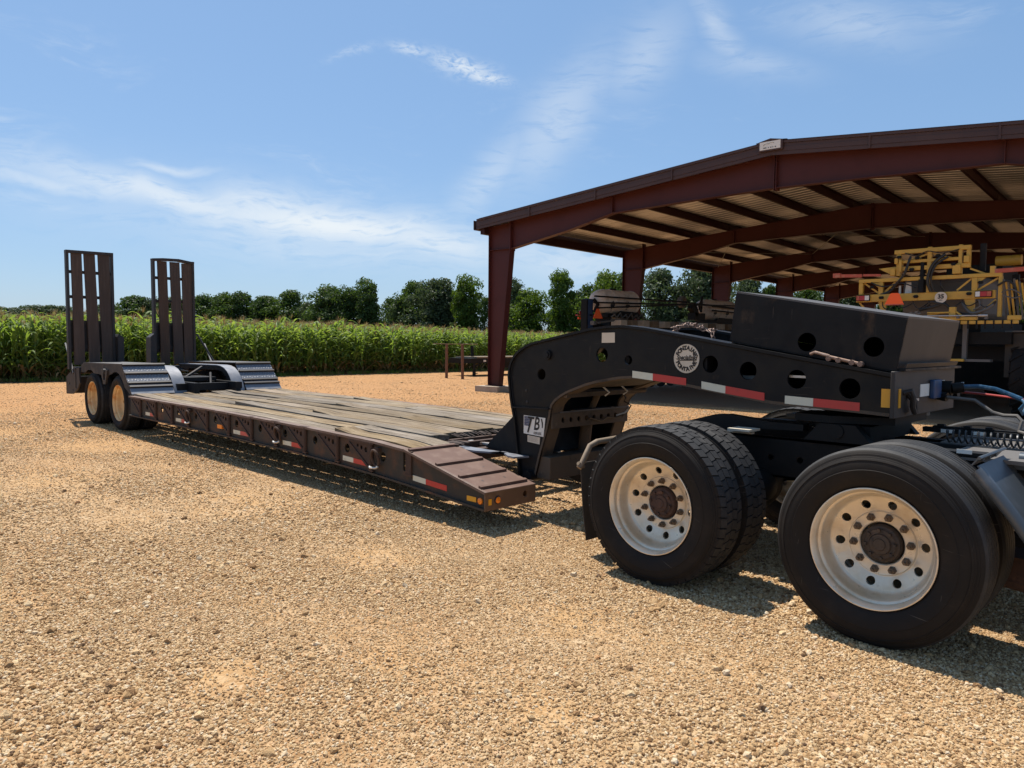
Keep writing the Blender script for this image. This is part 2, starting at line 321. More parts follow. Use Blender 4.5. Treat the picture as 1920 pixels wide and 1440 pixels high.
PATCHES = [(-3.2, 1.39, .30, 1.0), (-2.83, 2.0, .22, .6), (-9.0, 2.1, .9, .7), (-5.0, .9, .5, .5), (-4.3, 2.9, .45, .8), (-6.6, 3.0, .7, .7), (-2.6, 3.05, .4, .8), (-11.5, 3.2, 1.0, .8), (-14.5, 2.6, 1.2, .7), (-7.5, .8, .6, .6), (-17.5, 5.5, 1.6, .8), (-20.0, 9.0, 2.0, .8), (-2.0, 2.2, .25, .7)]
TRACKS = [2.35, .95, 3.3, -.5]
def gravel_materials():
    # the yard surface between the loose stones
    m, t, bs = new_mat('gravel_yard')
    O = t.node('ShaderNodeTexCoord').outputs['Object']
    sp = t.node('ShaderNodeSeparateXYZ'); t.put(sp.inputs[0], O)
    big = t.noise(O, .35, 5, .6); mid = t.noise(O, 1.7, 5, .6)
    v1 = t.voro(O, 62, 'Color'); d1 = t.voro(O, 62, 'Distance'); v2 = t.voro(O, 31, 'Color'); d2 = t.voro(O, 31, 'Distance')
    s1 = t.node('ShaderNodeSeparateColor'); t.put(s1.inputs[0], v1)
    s2 = t.node('ShaderNodeSeparateColor'); t.put(s2.inputs[0], v2)
    st = t.ramp(s1.outputs[0], [(0, (.20, .125, .065)), (.3, (.38, .25, .135)), (.6, (.52, .37, .21)), (.85, (.64, .50, .32)), (1, (.74, .63, .47))])
    st2 = t.ramp(s2.outputs[1], [(0, (.34, .22, .12)), (.5, (.58, .42, .25)), (1, (.72, .60, .41))])
    c = t.mix(t.rng(t.noise(O, 9, 3), .45, .6), st, st2)
    sand = t.mix(mid, (.43, .275, .135), (.55, .37, .195))
    c = t.mix(t.rng(t.noise(O, 5, 5), .4, .62, .1, .55), c, sand)
    c = t.mix(t.rng(big, .5, .68, 0, .35), c, (.56, .31, .13))
    # the far yard behind the trailer is redder clay gravel
    far = t.m('ADD', t.m('MULTIPLY', sp.outputs[0], -.03), t.m('MULTIPLY', sp.outputs[1], .05))
    c = t.mix(t.rng(far, .25, .8, 0, .8), c, (.50, .275, .12))
    # worn patches and wheel tracks where the fines show through
    pm = None
    for px_, py_, pr_, ps_ in PATCHES:
        dx = t.m('MULTIPLY', t.m('ADD', sp.outputs[0], -px_), 1/pr_); dy = t.m('MULTIPLY', t.m('ADD', sp.outputs[1], -py_), 1.5/pr_)
        g = t.m('MULTIPLY', t.m('POWER', 2.71828, t.m('MULTIPLY', t.m('ADD', t.m('MULTIPLY', dx, dx), t.m('MULTIPLY', dy, dy)), -1.0)), ps_)
        pm = g if pm is None else t.m('MAXIMUM', pm, g)
    for ty in TRACKS:
        dy = t.m('MULTIPLY', t.m('ADD', t.m('ADD', sp.outputs[1], -ty), t.m('MULTIPLY', t.m('SINE', t.m('MULTIPLY', sp.outputs[0], .33)), -.35)), 1/.24)
        pm = t.m('MAXIMUM', pm, t.m('MULTIPLY', t.m('POWER', 2.71828, t.m('MULTIPLY', t.m('MULTIPLY', dy, dy), -1.0)), .32))
    pm = t.m('MULTIPLY', pm, t.rng(t.noise(O, 3.3, 5), .30, .58), clamp=True)
    c = t.mix(t.m('MULTIPLY', pm, .62), c, t.mix(mid, (.58, .335, .13), (.66, .43, .20)))
    # darker brown ground under the shed roof (the shed stands turned by 4.2 degrees)
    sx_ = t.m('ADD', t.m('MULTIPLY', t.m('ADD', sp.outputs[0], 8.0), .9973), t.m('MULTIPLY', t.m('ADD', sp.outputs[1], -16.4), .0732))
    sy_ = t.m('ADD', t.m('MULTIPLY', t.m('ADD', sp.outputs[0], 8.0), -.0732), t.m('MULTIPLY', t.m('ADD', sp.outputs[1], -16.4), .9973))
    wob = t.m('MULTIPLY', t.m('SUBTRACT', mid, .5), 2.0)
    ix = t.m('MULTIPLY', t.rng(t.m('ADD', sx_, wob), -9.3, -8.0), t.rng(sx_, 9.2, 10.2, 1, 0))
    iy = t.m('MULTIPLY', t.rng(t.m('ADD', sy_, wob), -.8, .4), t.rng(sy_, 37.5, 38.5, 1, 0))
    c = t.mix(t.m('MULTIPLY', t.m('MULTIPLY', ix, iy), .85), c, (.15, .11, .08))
    # past the yard the soil is field soil
    fld = t.rng(sp.outputs[0], -29.6, -28.9, 1, 0)
    c = t.mix(fld, c, (.10, .075, .045))
    c = t.mix(1.0, c, (.78, .725, .675), 'MULTIPLY')
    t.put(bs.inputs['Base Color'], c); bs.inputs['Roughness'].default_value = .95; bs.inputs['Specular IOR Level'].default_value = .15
    h = t.m('ADD', t.m('MULTIPLY', t.m('SUBTRACT', 1.0, d1), .5), t.m('MULTIPLY', t.m('SUBTRACT', 1.0, d2), .9))
    h = t.m('ADD', h, t.m('MULTIPLY', t.voro(O, 150, 'Distance'), .7))
    t.put(bs.inputs['Normal'], t.bump(h, .5, .012))
    # loose stones
    m, t, bs = new_mat('gravel_stone')
    oi = t.node('ShaderNodeObjectInfo'); rn = oi.outputs['Random']
    O = t.node('ShaderNodeTexCoord').outputs['Object']
    c = t.ramp(rn, [(0, (.10, .062, .042)), (.05, (.25, .145, .07)), (.25, (.50, .33, .165)), (.55, (.66, .475, .265)), (.8, (.76, .60, .37)), (.94, (.82, .72, .54)), (1, (.68, .36, .15))])
    c = t.mix(t.rng(t.noise(O, 1.6, 4), .4, .7, 0, .5), c, (.60, .40, .20))
    c = t.mix(1.0, c, (.87, .81, .755), 'MULTIPLY')
    t.put(bs.inputs['Base Color'], c); bs.inputs['Roughness'].default_value = .9; bs.inputs['Specular IOR Level'].default_value = .2
    t.put(bs.inputs['Normal'], t.bump(t.noise(O, 6, 4), .4, .2))
gravel_materials()

# ------------------------------------------------------------------ mesh builder
class MB:
    def __init__(s): s.v = []; s.f = []
    def add(s, vs, fs):
        o = len(s.v); s.v += [tuple(v) for v in vs]; s.f += [tuple(i+o for i in f) for f in fs]; return s
    def box(s, x0, x1, y0, y1, z0, z1):
        return s.add([(x0,y0,z0),(x1,y0,z0),(x1,y1,z0),(x0,y1,z0),(x0,y0,z1),(x1,y0,z1),(x1,y1,z1),(x0,y1,z1)],
                     [(0,3,2,1),(4,5,6,7),(0,1,5,4),(1,2,6,5),(2,3,7,6),(3,0,4,7)])
    def beam(s, p0, p1, w, h, up=(0, 0, 1)):
        p0, p1 = Vector(p0), Vector(p1); d = (p1-p0).normalized(); u = Vector(up)
        if abs(d.dot(u)) > .98: u = Vector((1, 0, 0))
        a = d.cross(u).normalized()*(w/2); b = a.cross(d).normalized()*(h/2)
        vs = [p0-a-b, p0+a-b, p0+a+b, p0-a+b, p1-a-b, p1+a-b, p1+a+b, p1-a+b]
        return s.add(vs, [(0,3,2,1),(4,5,6,7),(0,1,5,4),(1,2,6,5),(2,3,7,6),(3,0,4,7)])
    def tube(s, pts, r, n=8, closed=False, caps=True):
        pts = [Vector(p) for p in pts]; k = len(pts)
        rs = r if isinstance(r, (list, tuple)) else [r]*k
        prev = None; vs = []
        for i, p in enumerate(pts):
            if closed: d = pts[(i+1) % k]-pts[i-1]
            else: d = pts[min(i+1, k-1)]-pts[max(i-1, 0)]
            d.normalize()
            if prev is None:
                u = Vector((0, 0, 1)) if abs(d.z) < .9 else Vector((1, 0, 0)); a = d.cross(u).normalized()
            else:
                a = (prev-d*prev.dot(d)); a = a.normalized() if a.length > 1e-6 else d.orthogonal().normalized()
            prev = a; b = d.cross(a)
            vs += [p+(a*math.cos(t)+b*math.sin(t))*rs[i] for t in [2*PI*j/n for j in range(n)]]
        fs = []
        for i in range(k if closed else k-1):
            q = (i+1) % k
            fs += [(i*n+j, i*n+(j+1) % n, q*n+(j+1) % n, q*n+j) for j in range(n)]
        if caps and not closed: fs += [tuple(range(n-1, -1, -1)), tuple((k-1)*n+j for j in range(n))]
        return s.add(vs, fs)
    def lathe(s, prof, c=(0, 0, 0), axis='Y', n=48, a0=0, caps=False):
        vs = []
        for r, a in prof:
            for j in range(n):
                t = 2*PI*j/n+a0; x, z = r*math.cos(t), r*math.sin(t)
                vs.append({'Y': (c[0]+x, c[1]+a, c[2]+z), 'X': (c[0]+a, c[1]+x, c[2]+z), 'Z': (c[0]+x, c[1]+z, c[2]+a)}[axis])
        fs = []
        for i in range(len(prof)-1):
            fs += [(i*n+j, (i+1)*n+j, (i+1)*n+(j+1) % n, i*n+(j+1) % n) for j in range(n)]
        if caps: fs += [tuple(range(n)), tuple((len(prof)-1)*n+j for j in range(n-1, -1, -1))]
        return s.add(vs, fs)
    def plate(s, outer, holes, a, b, plane='Y'):
        """outline (and holes) in a plane, extruded from a to b along the plane's normal; plane Y: (x,z), X: (y,z), Z: (x,y)"""
        def P(p, d):
            return {'Y': (p[0], d, p[1]), 'X': (d, p[0], p[1]), 'Z': (p[0], p[1], d)}[plane]
        loops = [list(outer)]+[list(h) for h in holes]
        tri = geometry.tessellate_polygon([[Vector((p[0], p[1], 0)) for p in L] for L in loops])
        allp = [p for L in loops for p in L]; n = len(allp)
        vs = [P(p, a) for p in allp]+[P(p, b) for p in allp]
        fs = []
        for t in tri:
            fs.append(tuple(t)); fs.append(tuple(i+n for i in reversed(t)))
        o = 0
        for L in loops:
            k = len(L)
            fs += [(o+i, o+(i+1) % k, n+o+(i+1) % k, n+o+i) for i in range(k)]
            o += k
        return s.add(vs, fs)
    def strip(s, path, t, y0, y1, plane='Y', side=1):
        """bar that follows a path in a plane: thickness t in the plane (to one side), width y0..y1 across it"""
        P = lambda p, d: {'Y': (p[0], d, p[1]), 'X': (d, p[0], p[1]), 'Z': (p[0], p[1], d)}[plane]
        k = len(path); off = []
        for i in range(k):
            a = Vector(path[max(i-1, 0)]); b = Vector(path[min(i+1, k-1)]); d = (b-a).normalized()
            off.append((path[i][0]-d.y*t*side, path[i][1]+d.x*t*side))
        vs = []
        for p, q in zip(path, off): vs += [P(p, y0), P(p, y1), P(q, y1), P(q, y0)]
        fs = []
        for i in range(k-1):
            o, e = i*4, i*4+4
            fs += [(o+j, o+(j+1) % 4, e+(j+1) % 4, e+j) for j in range(4)]
        fs += [(3, 2, 1, 0), (k*4-4, k*4-3, k*4-2, k*4-1)]
        return s.add(vs, fs)
    def mirror_y(s, yc):
        s.v = [(x, 2*yc-y, z) for x, y, z in s.v]; s.f = [tuple(reversed(f)) for f in s.f]; return s
def circ(cx, cy, r, n=18, a0=0): return [(cx+r*math.cos(2*PI*i/n+a0), cy+r*math.sin(2*PI*i/n+a0)) for i in range(n)]

WL = {}
def wloc(o):
    v = Vector((0, 0, 0))
    while o is not None: v += o.location; o = o.parent
    return v
def mesh_of(name, mb, m, smooth=True, ang=34):
    me = bpy.data.meshes.new(name); me.from_pydata(mb.v, [], mb.f)
    bm = bmesh.new(); bm.from_mesh(me); bmesh.ops.recalc_face_normals(bm, faces=bm.faces); bm.to_mesh(me); bm.free()
    if m: me.materials.append(MATS[m])
    if smooth:
        me.polygons.foreach_set('use_smooth', [True]*len(me.polygons)); me.set_sharp_from_angle(angle=R_(ang))
    return me
def obj(name, mb, m, parent=None, bevel=0, smooth=True, local=False, loc=None):
    """one mesh object; vertices are world coordinates unless local=True"""
    if parent is not None and not local:
        L = wloc(parent); mb.v = [(x-L.x, y-L.y, z-L.z) for x, y, z in mb.v]
    me = mesh_of(name, mb, m, smooth)
    o = bpy.data.objects.new(name, me); COL.objects.link(o)
    if parent is not None: o.parent = parent
    if loc is not None: o.location = loc
    if bevel:
        b = o.modifiers.new('bevel', 'BEVEL'); b.width = bevel; b.segments = 2; b.limit_method = 'ANGLE'; b.angle_limit = R_(40)
    return o
def share(name, me, parent=None, loc=(0, 0, 0), rot=None):
    o = bpy.data.objects.new(name, me); COL.objects.link(o); o.parent = parent; o.location = loc
    if rot: o.rotation_euler = rot
    return o
def empty(name, loc, parent=None, rot=None):
    o = bpy.data.objects.new(name, None); COL.objects.link(o); o.empty_display_size = .2
    o.location = loc; o.parent = parent
    if rot: o.rotation_euler = rot
    return o
def tag(o, label, cat=None, group=None, kind=None):
    if label: o['label'] = label
    if cat: o['category'] = cat
    if group: o['group'] = group
    if kind: o['kind'] = kind
    return o
def thing(name, loc, label, cat, group=None): return tag(empty(name, loc), label, cat, group)
def text_mb(body, size, place, shear=0, thick=.0015, spacing=1.0, bold=0.0):
    """flat lettering: built as a text curve, turned into mesh points and laid out by place(x, y, d)"""
    cu = bpy.data.curves.new('lettering', 'FONT'); cu.body = body; cu.size = size; cu.shear = shear
    cu.align_x = 'CENTER'; cu.align_y = 'CENTER'; cu.space_character = spacing; cu.offset = bold; cu.resolution_u = 3
    o = bpy.data.objects.new('lettering', cu); COL.objects.link(o)
    bpy.context.view_layer.update()
    me = bpy.data.meshes.new_from_object(o.evaluated_get(bpy.context.evaluated_depsgraph_get()))
    vs = [place(v.co.x, v.co.y, 0) for v in me.vertices]; fs = [tuple(p.vertices) for p in me.polygons]
    bpy.data.objects.remove(o); bpy.data.curves.remove(cu); bpy.data.meshes.remove(me)
    mb = MB(); mb.add(vs, fs); return mb

def scatter_gn(name, pts, rots, scl, idx, protos):
    """one object whose points carry instances of the prototype meshes"""
    me = bpy.data.meshes.new(name); me.vertices.add(len(pts)); me.vertices.foreach_set('co', np.asarray(pts, np.float32).ravel())
    a = me.attributes.new('rot', 'FLOAT_VECTOR', 'POINT'); a.data.foreach_set('vector', np.asarray(rots, np.float32).ravel())
    a = me.attributes.new('scl', 'FLOAT', 'POINT'); a.data.foreach_set('value', np.asarray(scl, np.float32))
    a = me.attributes.new('idx', 'INT', 'POINT'); a.data.foreach_set('value', np.asarray(idx, np.int32))
    o = bpy.data.objects.new(name, me); COL.objects.link(o)
    pc = bpy.data.collections.new(name+'_shapes')
    for p in protos: pc.objects.link(p)
    g = bpy.data.node_groups.new(name, 'GeometryNodeTree')
    g.interface.new_socket('Geometry', in_out='INPUT', socket_type='NodeSocketGeometry')
    g.interface.new_socket('Geometry', in_out='OUTPUT', socket_type='NodeSocketGeometry')
    N = g.nodes; L = g.links
    gi = N.new('NodeGroupInput'); go = N.new('NodeGroupOutput')
    ip = N.new('GeometryNodeInstanceOnPoints'); ci = N.new('GeometryNodeCollectionInfo')
    ci.inputs['Collection'].default_value = pc; ci.inputs['Separate Children'].default_value = True; ci.inputs['Reset Children'].default_value = True
    def attr(nm, ty):
        n = N.new('GeometryNodeInputNamedAttribute'); n.data_type = ty; n.inputs['Name'].default_value = nm; return n.outputs['Attribute']
    e2r = N.new('FunctionNodeEulerToRotation')
    L.new(gi.outputs[0], ip.inputs['Points']); L.new(ci.outputs[0], ip.inputs['Instance'])
    ip.inputs['Pick Instance'].default_value = True
    L.new(attr('idx', 'INT'), ip.inputs['Instance Index'])
    L.new(attr('rot', 'FLOAT_VECTOR'), e2r.inputs[0]); L.new(e2r.outputs[0], ip.inputs['Rotation'])
    L.new(attr('scl', 'FLOAT'), ip.inputs['Scale'])
    L.new(ip.outputs[0], go.inputs[0])
    md = o.modifiers.new('scatter', 'NODES'); md.node_group = g
    return o

# ------------------------------------------------------------------ ground
gb = MB()
xs = [-2500, -400, -60, -30, -12, -4, 2, 8, 40, 400, 2500]; ys = [-2500, -400, -60, -12, 0, 4, 12, 30, 60, 400, 2500]
vs = [(x, y, 0) for y in ys for x in xs]
gb.add(vs, [(j*11+i, j*11+i+1, (j+1)*11+i+1, (j+1)*11+i) for j in range(10) for i in range(10)])
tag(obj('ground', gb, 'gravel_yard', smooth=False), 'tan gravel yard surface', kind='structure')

def stone_protos():
    out = []
    for k in range(9):
        bm = bmesh.new(); bmesh.ops.create_icosphere(bm, subdivisions=1 if k < 6 else 2, radius=1)
        sq = (1.0, .62+.3*rng.random(), .50+.36*rng.random())
        for v in bm.verts:
            n = mnoise.noise(v.co*1.4+Vector((k*7.1, k*3.3, 0)))
            n2 = mnoise.noise(v.co*3.1+Vector((k*2.1, 0, k*5.3)))
            v.co = v.co*(1+.42*n+.2*n2); v.co = Vector((v.co.x*sq[0], v.co.y*sq[1], v.co.z*sq[2]))
        me = bpy.data.meshes.new('stone'); bm.to_mesh(me); bm.free(); me.materials.append(MATS['gravel_stone'])
        if k >= 6: me.polygons.foreach_set('use_smooth', [True]*len(me.polygons)); me.set_sharp_from_angle(angle=R_(30))
        out.append(bpy.data.objects.new('stone_%d' % k, me))
    return out
def gravel(n_near=460000, n_mid=640000, n_far=190000):
    pts, rots, scl, idx = [], [], [], []
    fa = math.atan2(Fw.y, Fw.x)
    for n, r0, r1, s0, s1, f0, f1, g0, g1 in ((n_near, 1.5, 7.0, .0029, .0102, 0, 1, 4.6, 7.0), (n_mid, 4.6, 20.0, .0046, .0120, 4.6, 7.0, 10.5, 20.0), (n_far, 9, 48, .0070, .0140, 9, 17, 22, 48)):
        r = np.sqrt(rng.random(n)*(r1*r1-r0*r0)+r0*r0)
        r = r[rng.random(n) < np.clip((r-f0)/(f1-f0), 0, 1)*np.clip((g1-r)/(g1-g0), 0, 1)]; n = len(r)
        a = fa+(rng.random(n)-.5)*2*R_(46)
        x = r*np.cos(a); y = r*np.sin(a)
        # patches of coarser and finer stone
        pat = 1+.34*np.sin(x*1.7+np.sin(y*1.3)*1.5)*np.sin(y*2.1+1.2*np.sin(x*.9))
        s = s0+(s1-s0)*rng.random(n)**1.8
        big = rng.random(n) < .012; s = np.where(big, s*(1.5+1.4*rng.random(n)), s)*pat
        keep = (x > -29.3) & ~((x > -17.2) & (y > 16))
        bare = np.zeros(n)
        for px_, py_, pr_, ps_ in PATCHES: bare = np.maximum(bare, ps_*np.exp(-(((x-px_)/pr_)**2+(1.5*(y-py_)/pr_)**2)))
        for ty in TRACKS: bare = np.maximum(bare, .28*np.exp(-((y-ty-.35*np.sin(x*.33))/.24)**2))
        wob = .5+.5*np.sin(x*5.1+2*np.sin(y*3.7))*np.sin(y*6.3+1.7*np.sin(x*4.1))
        keep &= rng.random(n) > np.clip(bare*(.35+.6*wob), 0, .85)
        s = np.where(rng.random(n) < bare*.7, s*.7, s)
        x, y, s = x[keep], y[keep], s[keep]; k = len(x)
        pts.append(np.stack([x, y, s*(.12+.25*rng.random(k))], 1))
        rots.append(np.stack([rng.normal(0, .35, k), rng.normal(0, .35, k), rng.random(k)*6.283], 1)); scl.append(s); idx.append(rng.integers(0, 9, k))
    o = scatter_gn('gravel', np.concatenate(pts), np.concatenate(rots), np.concatenate(scl), np.concatenate(idx), stone_protos())
    tag(o, 'loose tan and cream gravel stones covering the yard', kind='stuff')
gravel()

# ------------------------------------------------------------------ wheels (meshes at the wheel's own origin; y=0 is the outer rim lip, +y runs inboard)
def tyre_mesh(R, wd, tread, rl=.305):
    h = R-rl; e = wd-.004
    side = [(rl-.012, .030), (rl+.004, .006), (rl+h*.10, -.008), (rl+h*.30, -.021), (rl+h*.46, -.024), (rl+h*.47, -.021), (rl+h*.60, -.019), (rl+h*.70, -.012),
            (rl+h*.71, -.015), (rl+h*.755, -.010), (rl+h*.76, -.006), (rl+h*.80, -.002), (rl+h*.805, .003), (rl+h*.86, .006), (rl+h*.865, .010), (rl+h*.92, .015)]
    if tread == 'rib':
        top = [(R-.010, .022), (R-.003, .034)]
        ribs = 5; a, b = .034, wd-.034+.0; st = (b-a)/ribs
        for i in range(ribs):
            q0 = a+i*st; q1 = q0+st
            top += [(R, q0+.004), (R, q1-.005)]
            if i < ribs-1: top += [(R-.009, q1-.003), (R-.009, q1+.002)]
        top += [(R-.003, wd-.034), (R-.010, wd-.022)]
    else:
        top = [(R-.016, .020), (R-.016, wd-.020)]
    prof = side+top+[(r, wd-a) for r, a in reversed(side)]
    mb = MB(); mb.lathe(prof, n=96)
    if tread == 'lug':
        N = 50; rows = [(.012, .073), (.077, .123), (.127, wd-.077), (wd-.073, wd-.012)]
        rows = [(.012, .070), (.074, wd/2-.003), (wd/2+.003, wd-.074), (wd-.070, wd-.012)]
        for ri, (a, b) in enumerate(rows):
            for k in range(N):
                t0 = 2*PI*(k+(.0, .28, .55, .1)[ri])/N; t1 = t0+2*PI/N*.86
                tm = (t0+t1)/2
                P = lambda r, t, y: (r*math.cos(t), y, r*math.sin(t))
                edge = ri in (0, 3)
                lo = R-.045 if edge else R-.02
                ya, yb = a, b
                sk = .010*(1 if ri % 2 else -1)*(2*PI/N)/(.065)
                vv = []
                for (y, s) in ((ya, 0), (yb, sk)):
                    inner = (ri == 0 and y == ya) or (ri == 3 and y == yb)
                    rt = R-(.006 if inner else 0)
                    yo = y+(-.006 if inner and ri == 0 else .006 if inner else 0)
                    vv += [P(lo, t0+s, yo), P(lo, t1+s, yo), P(rt, t1+s, y), P(rt, t0+s, y)]
                mb.add(vv, [(0,1,2,3),(7,6,5,4),(0,4,5,1),(1,5,6,2),(2,6,7,3),(3,7,4,0)])
    return mb
def rim_mesh(rl=.305, holes=10, hr=.0225):
    mb = MB(); s = rl/.305
    q = lambda L: [(r*s, a) for r, a in L]
    mb.lathe(q([(.290, .034), (.300, .012), (.305, .003), (.304, -.003), (.299, -.004), (.293, .002), (.290, .010), (.284, .016), (.2815, .028), (.2815, .045),
                (.272, .050), (.268, .056), (.264, .068), (.2625, .09), (.260, .108), (.254, .124), (.246, .134), (.239, .138)]), n=96)
    mb.lathe(q([(.172, .162), (.167, .163), (.164, .158), (.161, .155), (.158, .156), (.113, .156), (.108, .160), (.106, .19)]), n=96)
    mb.lathe(q([(.254, .125), (.262, .20), (.275, .27), (.29, .28)]), n=64)
    # dish with hand holes
    r1, r2 = .172, .239; dy = lambda r: .162+(r-r1)/(r2-r1)*(.138-.162)
    n = 24
    for k in range(holes):
        tc_ = 2*PI*(k+.3)/holes; half = PI/holes; rc = .2065; hw = half*rc; hh0 = rc-r1; hh1 = r2-rc
        ring_i, ring_o, ring_b = [], [], []
        for j in range(n):
            a = 2*PI*j/n; c, d = math.cos(a), math.sin(a)
            t = min(hw/abs(c) if abs(c) > 1e-6 else 9, (hh1 if d > 0 else hh0)/abs(d) if abs(d) > 1e-6 else 9)
            for ring, rad in ((ring_i, hr), (ring_o, t)):
                rr = rc+rad*d; th = tc_+rad*c/rc
                ring.append((rr*s*math.cos(th), dy(rr), rr*s*math.sin(th)))
            rr = rc+hr*d; th = tc_+hr*c/rc; ring_b.append((rr*s*math.cos(th), dy(rr)+.014, rr*s*math.sin(th)))
        # square the sector's corners
        cs = []
        for rr, sg in ((r2, 1), (r2, -1), (r1, -1), (r1, 1)):
            th = tc_+sg*half; cs.append((rr*s*math.cos(th), dy(rr), rr*s*math.sin(th)))
        o = len(mb.v); mb.v += ring_i+ring_o+ring_b+cs
        for j in range(n):
            e = (j+1) % n
            mb.f += [(o+j, o+n+j, o+n+e, o+e), (o+2*n+j, o+j, o+e, o+2*n+e)]
        # corner triangles
        ang = [math.atan2(hh1, hw), math.atan2(hh1, -hw), math.atan2(-hh0, -hw), math.atan2(-hh0, hw)]
        for ci, a in enumerate(ang):
            j = int((a % (2*PI))/(2*PI/n)); mb.f.append((o+n+j, o+3*n+ci, o+n+(j+1) % n))
    return mb
def hub_mesh(big=True):
    mb = MB(); H = .082
    if big:
        mb.lathe([(.0005, .030), (.028, .030), (.032, .036), (.05, .038), (.055, .046), (.074, .048), (.080, .056), (.090, .060), (.098, .072), (.100, .10), (.100, .16)], n=40)
        for k in range(8):
            a = 2*PI*k/8+.2; c = (.071*math.cos(a), 0, .071*math.sin(a))
            mb.lathe([(.0005, .036), (.009, .036), (.010, .040), (.010, .055)], c=c, n=6)
    else:
        mb.lathe([(.0005, .045), (.03, .046), (.045, .05), (.055, .058), (.06, .075), (.062, .11), (.10, .118), (.104, .16)], n=36)
    mb.v = [(x, y+(H if big else .06), z) for x, y, z in mb.v]
    return mb
def nut_mesh():
    mb = MB(); mb.lathe([(.0005, .072), (.007, .072), (.008, .076), (.008, .088)], n=8)
    mb.lathe([(.008, .088), (.0150, .089), (.0165, .093), (.0165, .110), (.021, .112), (.021, .1185)], n=6); mb.v = [(x, y+.038, z) for x, y, z in mb.v]; return mb
TY_LUG = mesh_of('tyre', tyre_mesh(.500, .262, 'lug'), 'rubber_tread'); TY_LUG.materials.append(MATS['rubber_side'])
TY_RIB = mesh_of('tyre', tyre_mesh(.500, .262, 'rib'), 'rubber_tread'); TY_RIB.materials.append(MATS['rubber_side'])
TY_TRL = mesh_of('tyre', tyre_mesh(.460, .240, 'rib', .298), 'rubber_tread'); TY_TRL.materials.append(MATS['rubber_side'])
for me, R, wd in ((TY_LUG, .5, .262), (TY_RIB, .5, .262), (TY_TRL, .46, .24)):
    for p in me.polygons:
        r = math.hypot(p.center.x, p.center.z)
        if r < R-.012 and not (.03 < p.center.y < wd-.03): p.material_index = 1
RIM_ALU = mesh_of('rim', rim_mesh(), 'alu_rim'); RIM_RUST = mesh_of('rim', rim_mesh(.298), 'rust_rim')
HUB_R = mesh_of('hub', hub_mesh(), 'hub_rust'); HUB_D = mesh_of('hub', hub_mesh(), 'hub_dark'); HUB_T = mesh_of('hub', hub_mesh(False), 'rust_rim')
NUT = mesh_of('lug_nut', nut_mesh(), 'nut_steel')
def wheel(parent, x, y, z, ty, rim, hub, nuts=False, flip=False, spin=0.0, label=None):
    L = wloc(parent)
    e = empty('wheel', (x-L.x, y-L.y, z-L.z), parent, (0, 0, PI if flip else 0))
    if label: e['label'] = label
    share('tyre', ty, e, rot=(0, spin, 0)); share('rim', rim, e, rot=(0, spin, 0))
    if hub: share('hub', hub, e, rot=(0, spin, 0))
    if nuts:
        for k in range(10):
            a = 2*PI*k/10+spin; share('lug_nut', NUT, e, (.1385*math.cos(a), 0, .1385*math.sin(a)))
    return e

# ------------------------------------------------------------------ the lowboy trailer
YN, YF, YC = 3.92, 6.58, 5.25
TR = thing('lowboy_trailer', (-9, YC, 0), 'black lowboy trailer with weathered wood deck, gooseneck and two upright loading ramps', 'trailer')
def ztop(x): return float(np.interp(x, [-12.5, -9.3, -7.2, -5.6, -5.3, -4.25], [.622, .625, .608, .578, .556, .330]))
def zbot(x): return float(np.interp(x, [-12.5, -9.3, -7.2, -5.6, -4.25], [.315, .318, .307, .258, .175]))
XR, XS, XE = -12.40, -5.30, -4.25
seg = [XR+i*(XS-XR)/16 for i in range(17)]
HOLES = [-11.68, -11.08, -10.79, -10.48, -9.88, -9.28, -8.67, -8.065, -7.48, -6.845, -6.243, -5.645]
# side beams: web with round holes, top and bottom flange
for sgn, yn in ((1, YN), (-1, YF)):
    web = MB(); outer = [(x, zbot(x)+.012) for x in seg+[-4.6, XE]]+[(XE, ztop(XE)-.012), (XS, ztop(XS)-.012)]+[(x, ztop(x)-.012) for x in reversed(seg[:-1])]
    hl = [circ(x, zbot(x)+.185, .044, 16) for x in HOLES]+[[(-5.335, .36), (-5.297, .355), (-5.297, .515), (-5.335, .52)]]
    web.plate(outer, hl, yn+sgn*.030, yn+sgn*.045)
    obj('side_beam', web, 'rail_steel', TR)
    fl = MB(); fl.strip([(x, ztop(x)) for x in seg], .022, min(yn, yn+sgn*.085), max(yn, yn+sgn*.085), side=-1)
    obj('top_flange', fl, 'flange_top', TR)
    fb = MB(); fb.strip([(x, zbot(x)) for x in seg+[-4.6, XE]], .018, min(yn, yn+sgn*.12), max(yn, yn+sgn*.12), side=1)
    obj('bottom_flange', fb, 'rail_steel', TR)
# swing-out outrigger brackets folded against the near beam (and the far one)
BR = [-11.92, -11.29, -10.67, -10.10, -9.49, -8.855, -8.25, -7.66, -7.03, -6.40, -5.82]
b0 = MB()
b0.plate([(-.36, .215), (-.01, .235), (-.01, .02)], [circ(-.075, .165, .026, 12), circ(-.150, .178, .021, 12), circ(-.214, .190, .016, 10)], -.001, .012)
b0.beam((-.38, .006, .226), (-.0, .006, .238), .034, .026); b0.beam((-.355, .004, .205), (-.02, .004, .005), .030, .020)
b0.tube([(.005, .005, -.01), (.005, .005, .24)], .022, 10); b0.box(-.03, .05, -.010, .030, .225, .25); b0.box(-.025, .05, -.012, .03, -.028, -.012)
b0.tube([(.01, .004, -.055), (.01, .004, .0)], .009, 8)
BRM = mesh_of('outrigger', b0, 'rust_dark')
for x in BR:
    sl = math.atan2(ztop(x+.1)-ztop(x-.1), .2)
    share('outrigger', BRM, TR, (x+9, YN+.012-YC, zbot(x)+.055), (0, -sl, 0))
    share('outrigger', BRM, TR, (x+9, YF-.012-YC, zbot(x)+.055), (0, -sl, 0)).scale = (1, -1, 1)
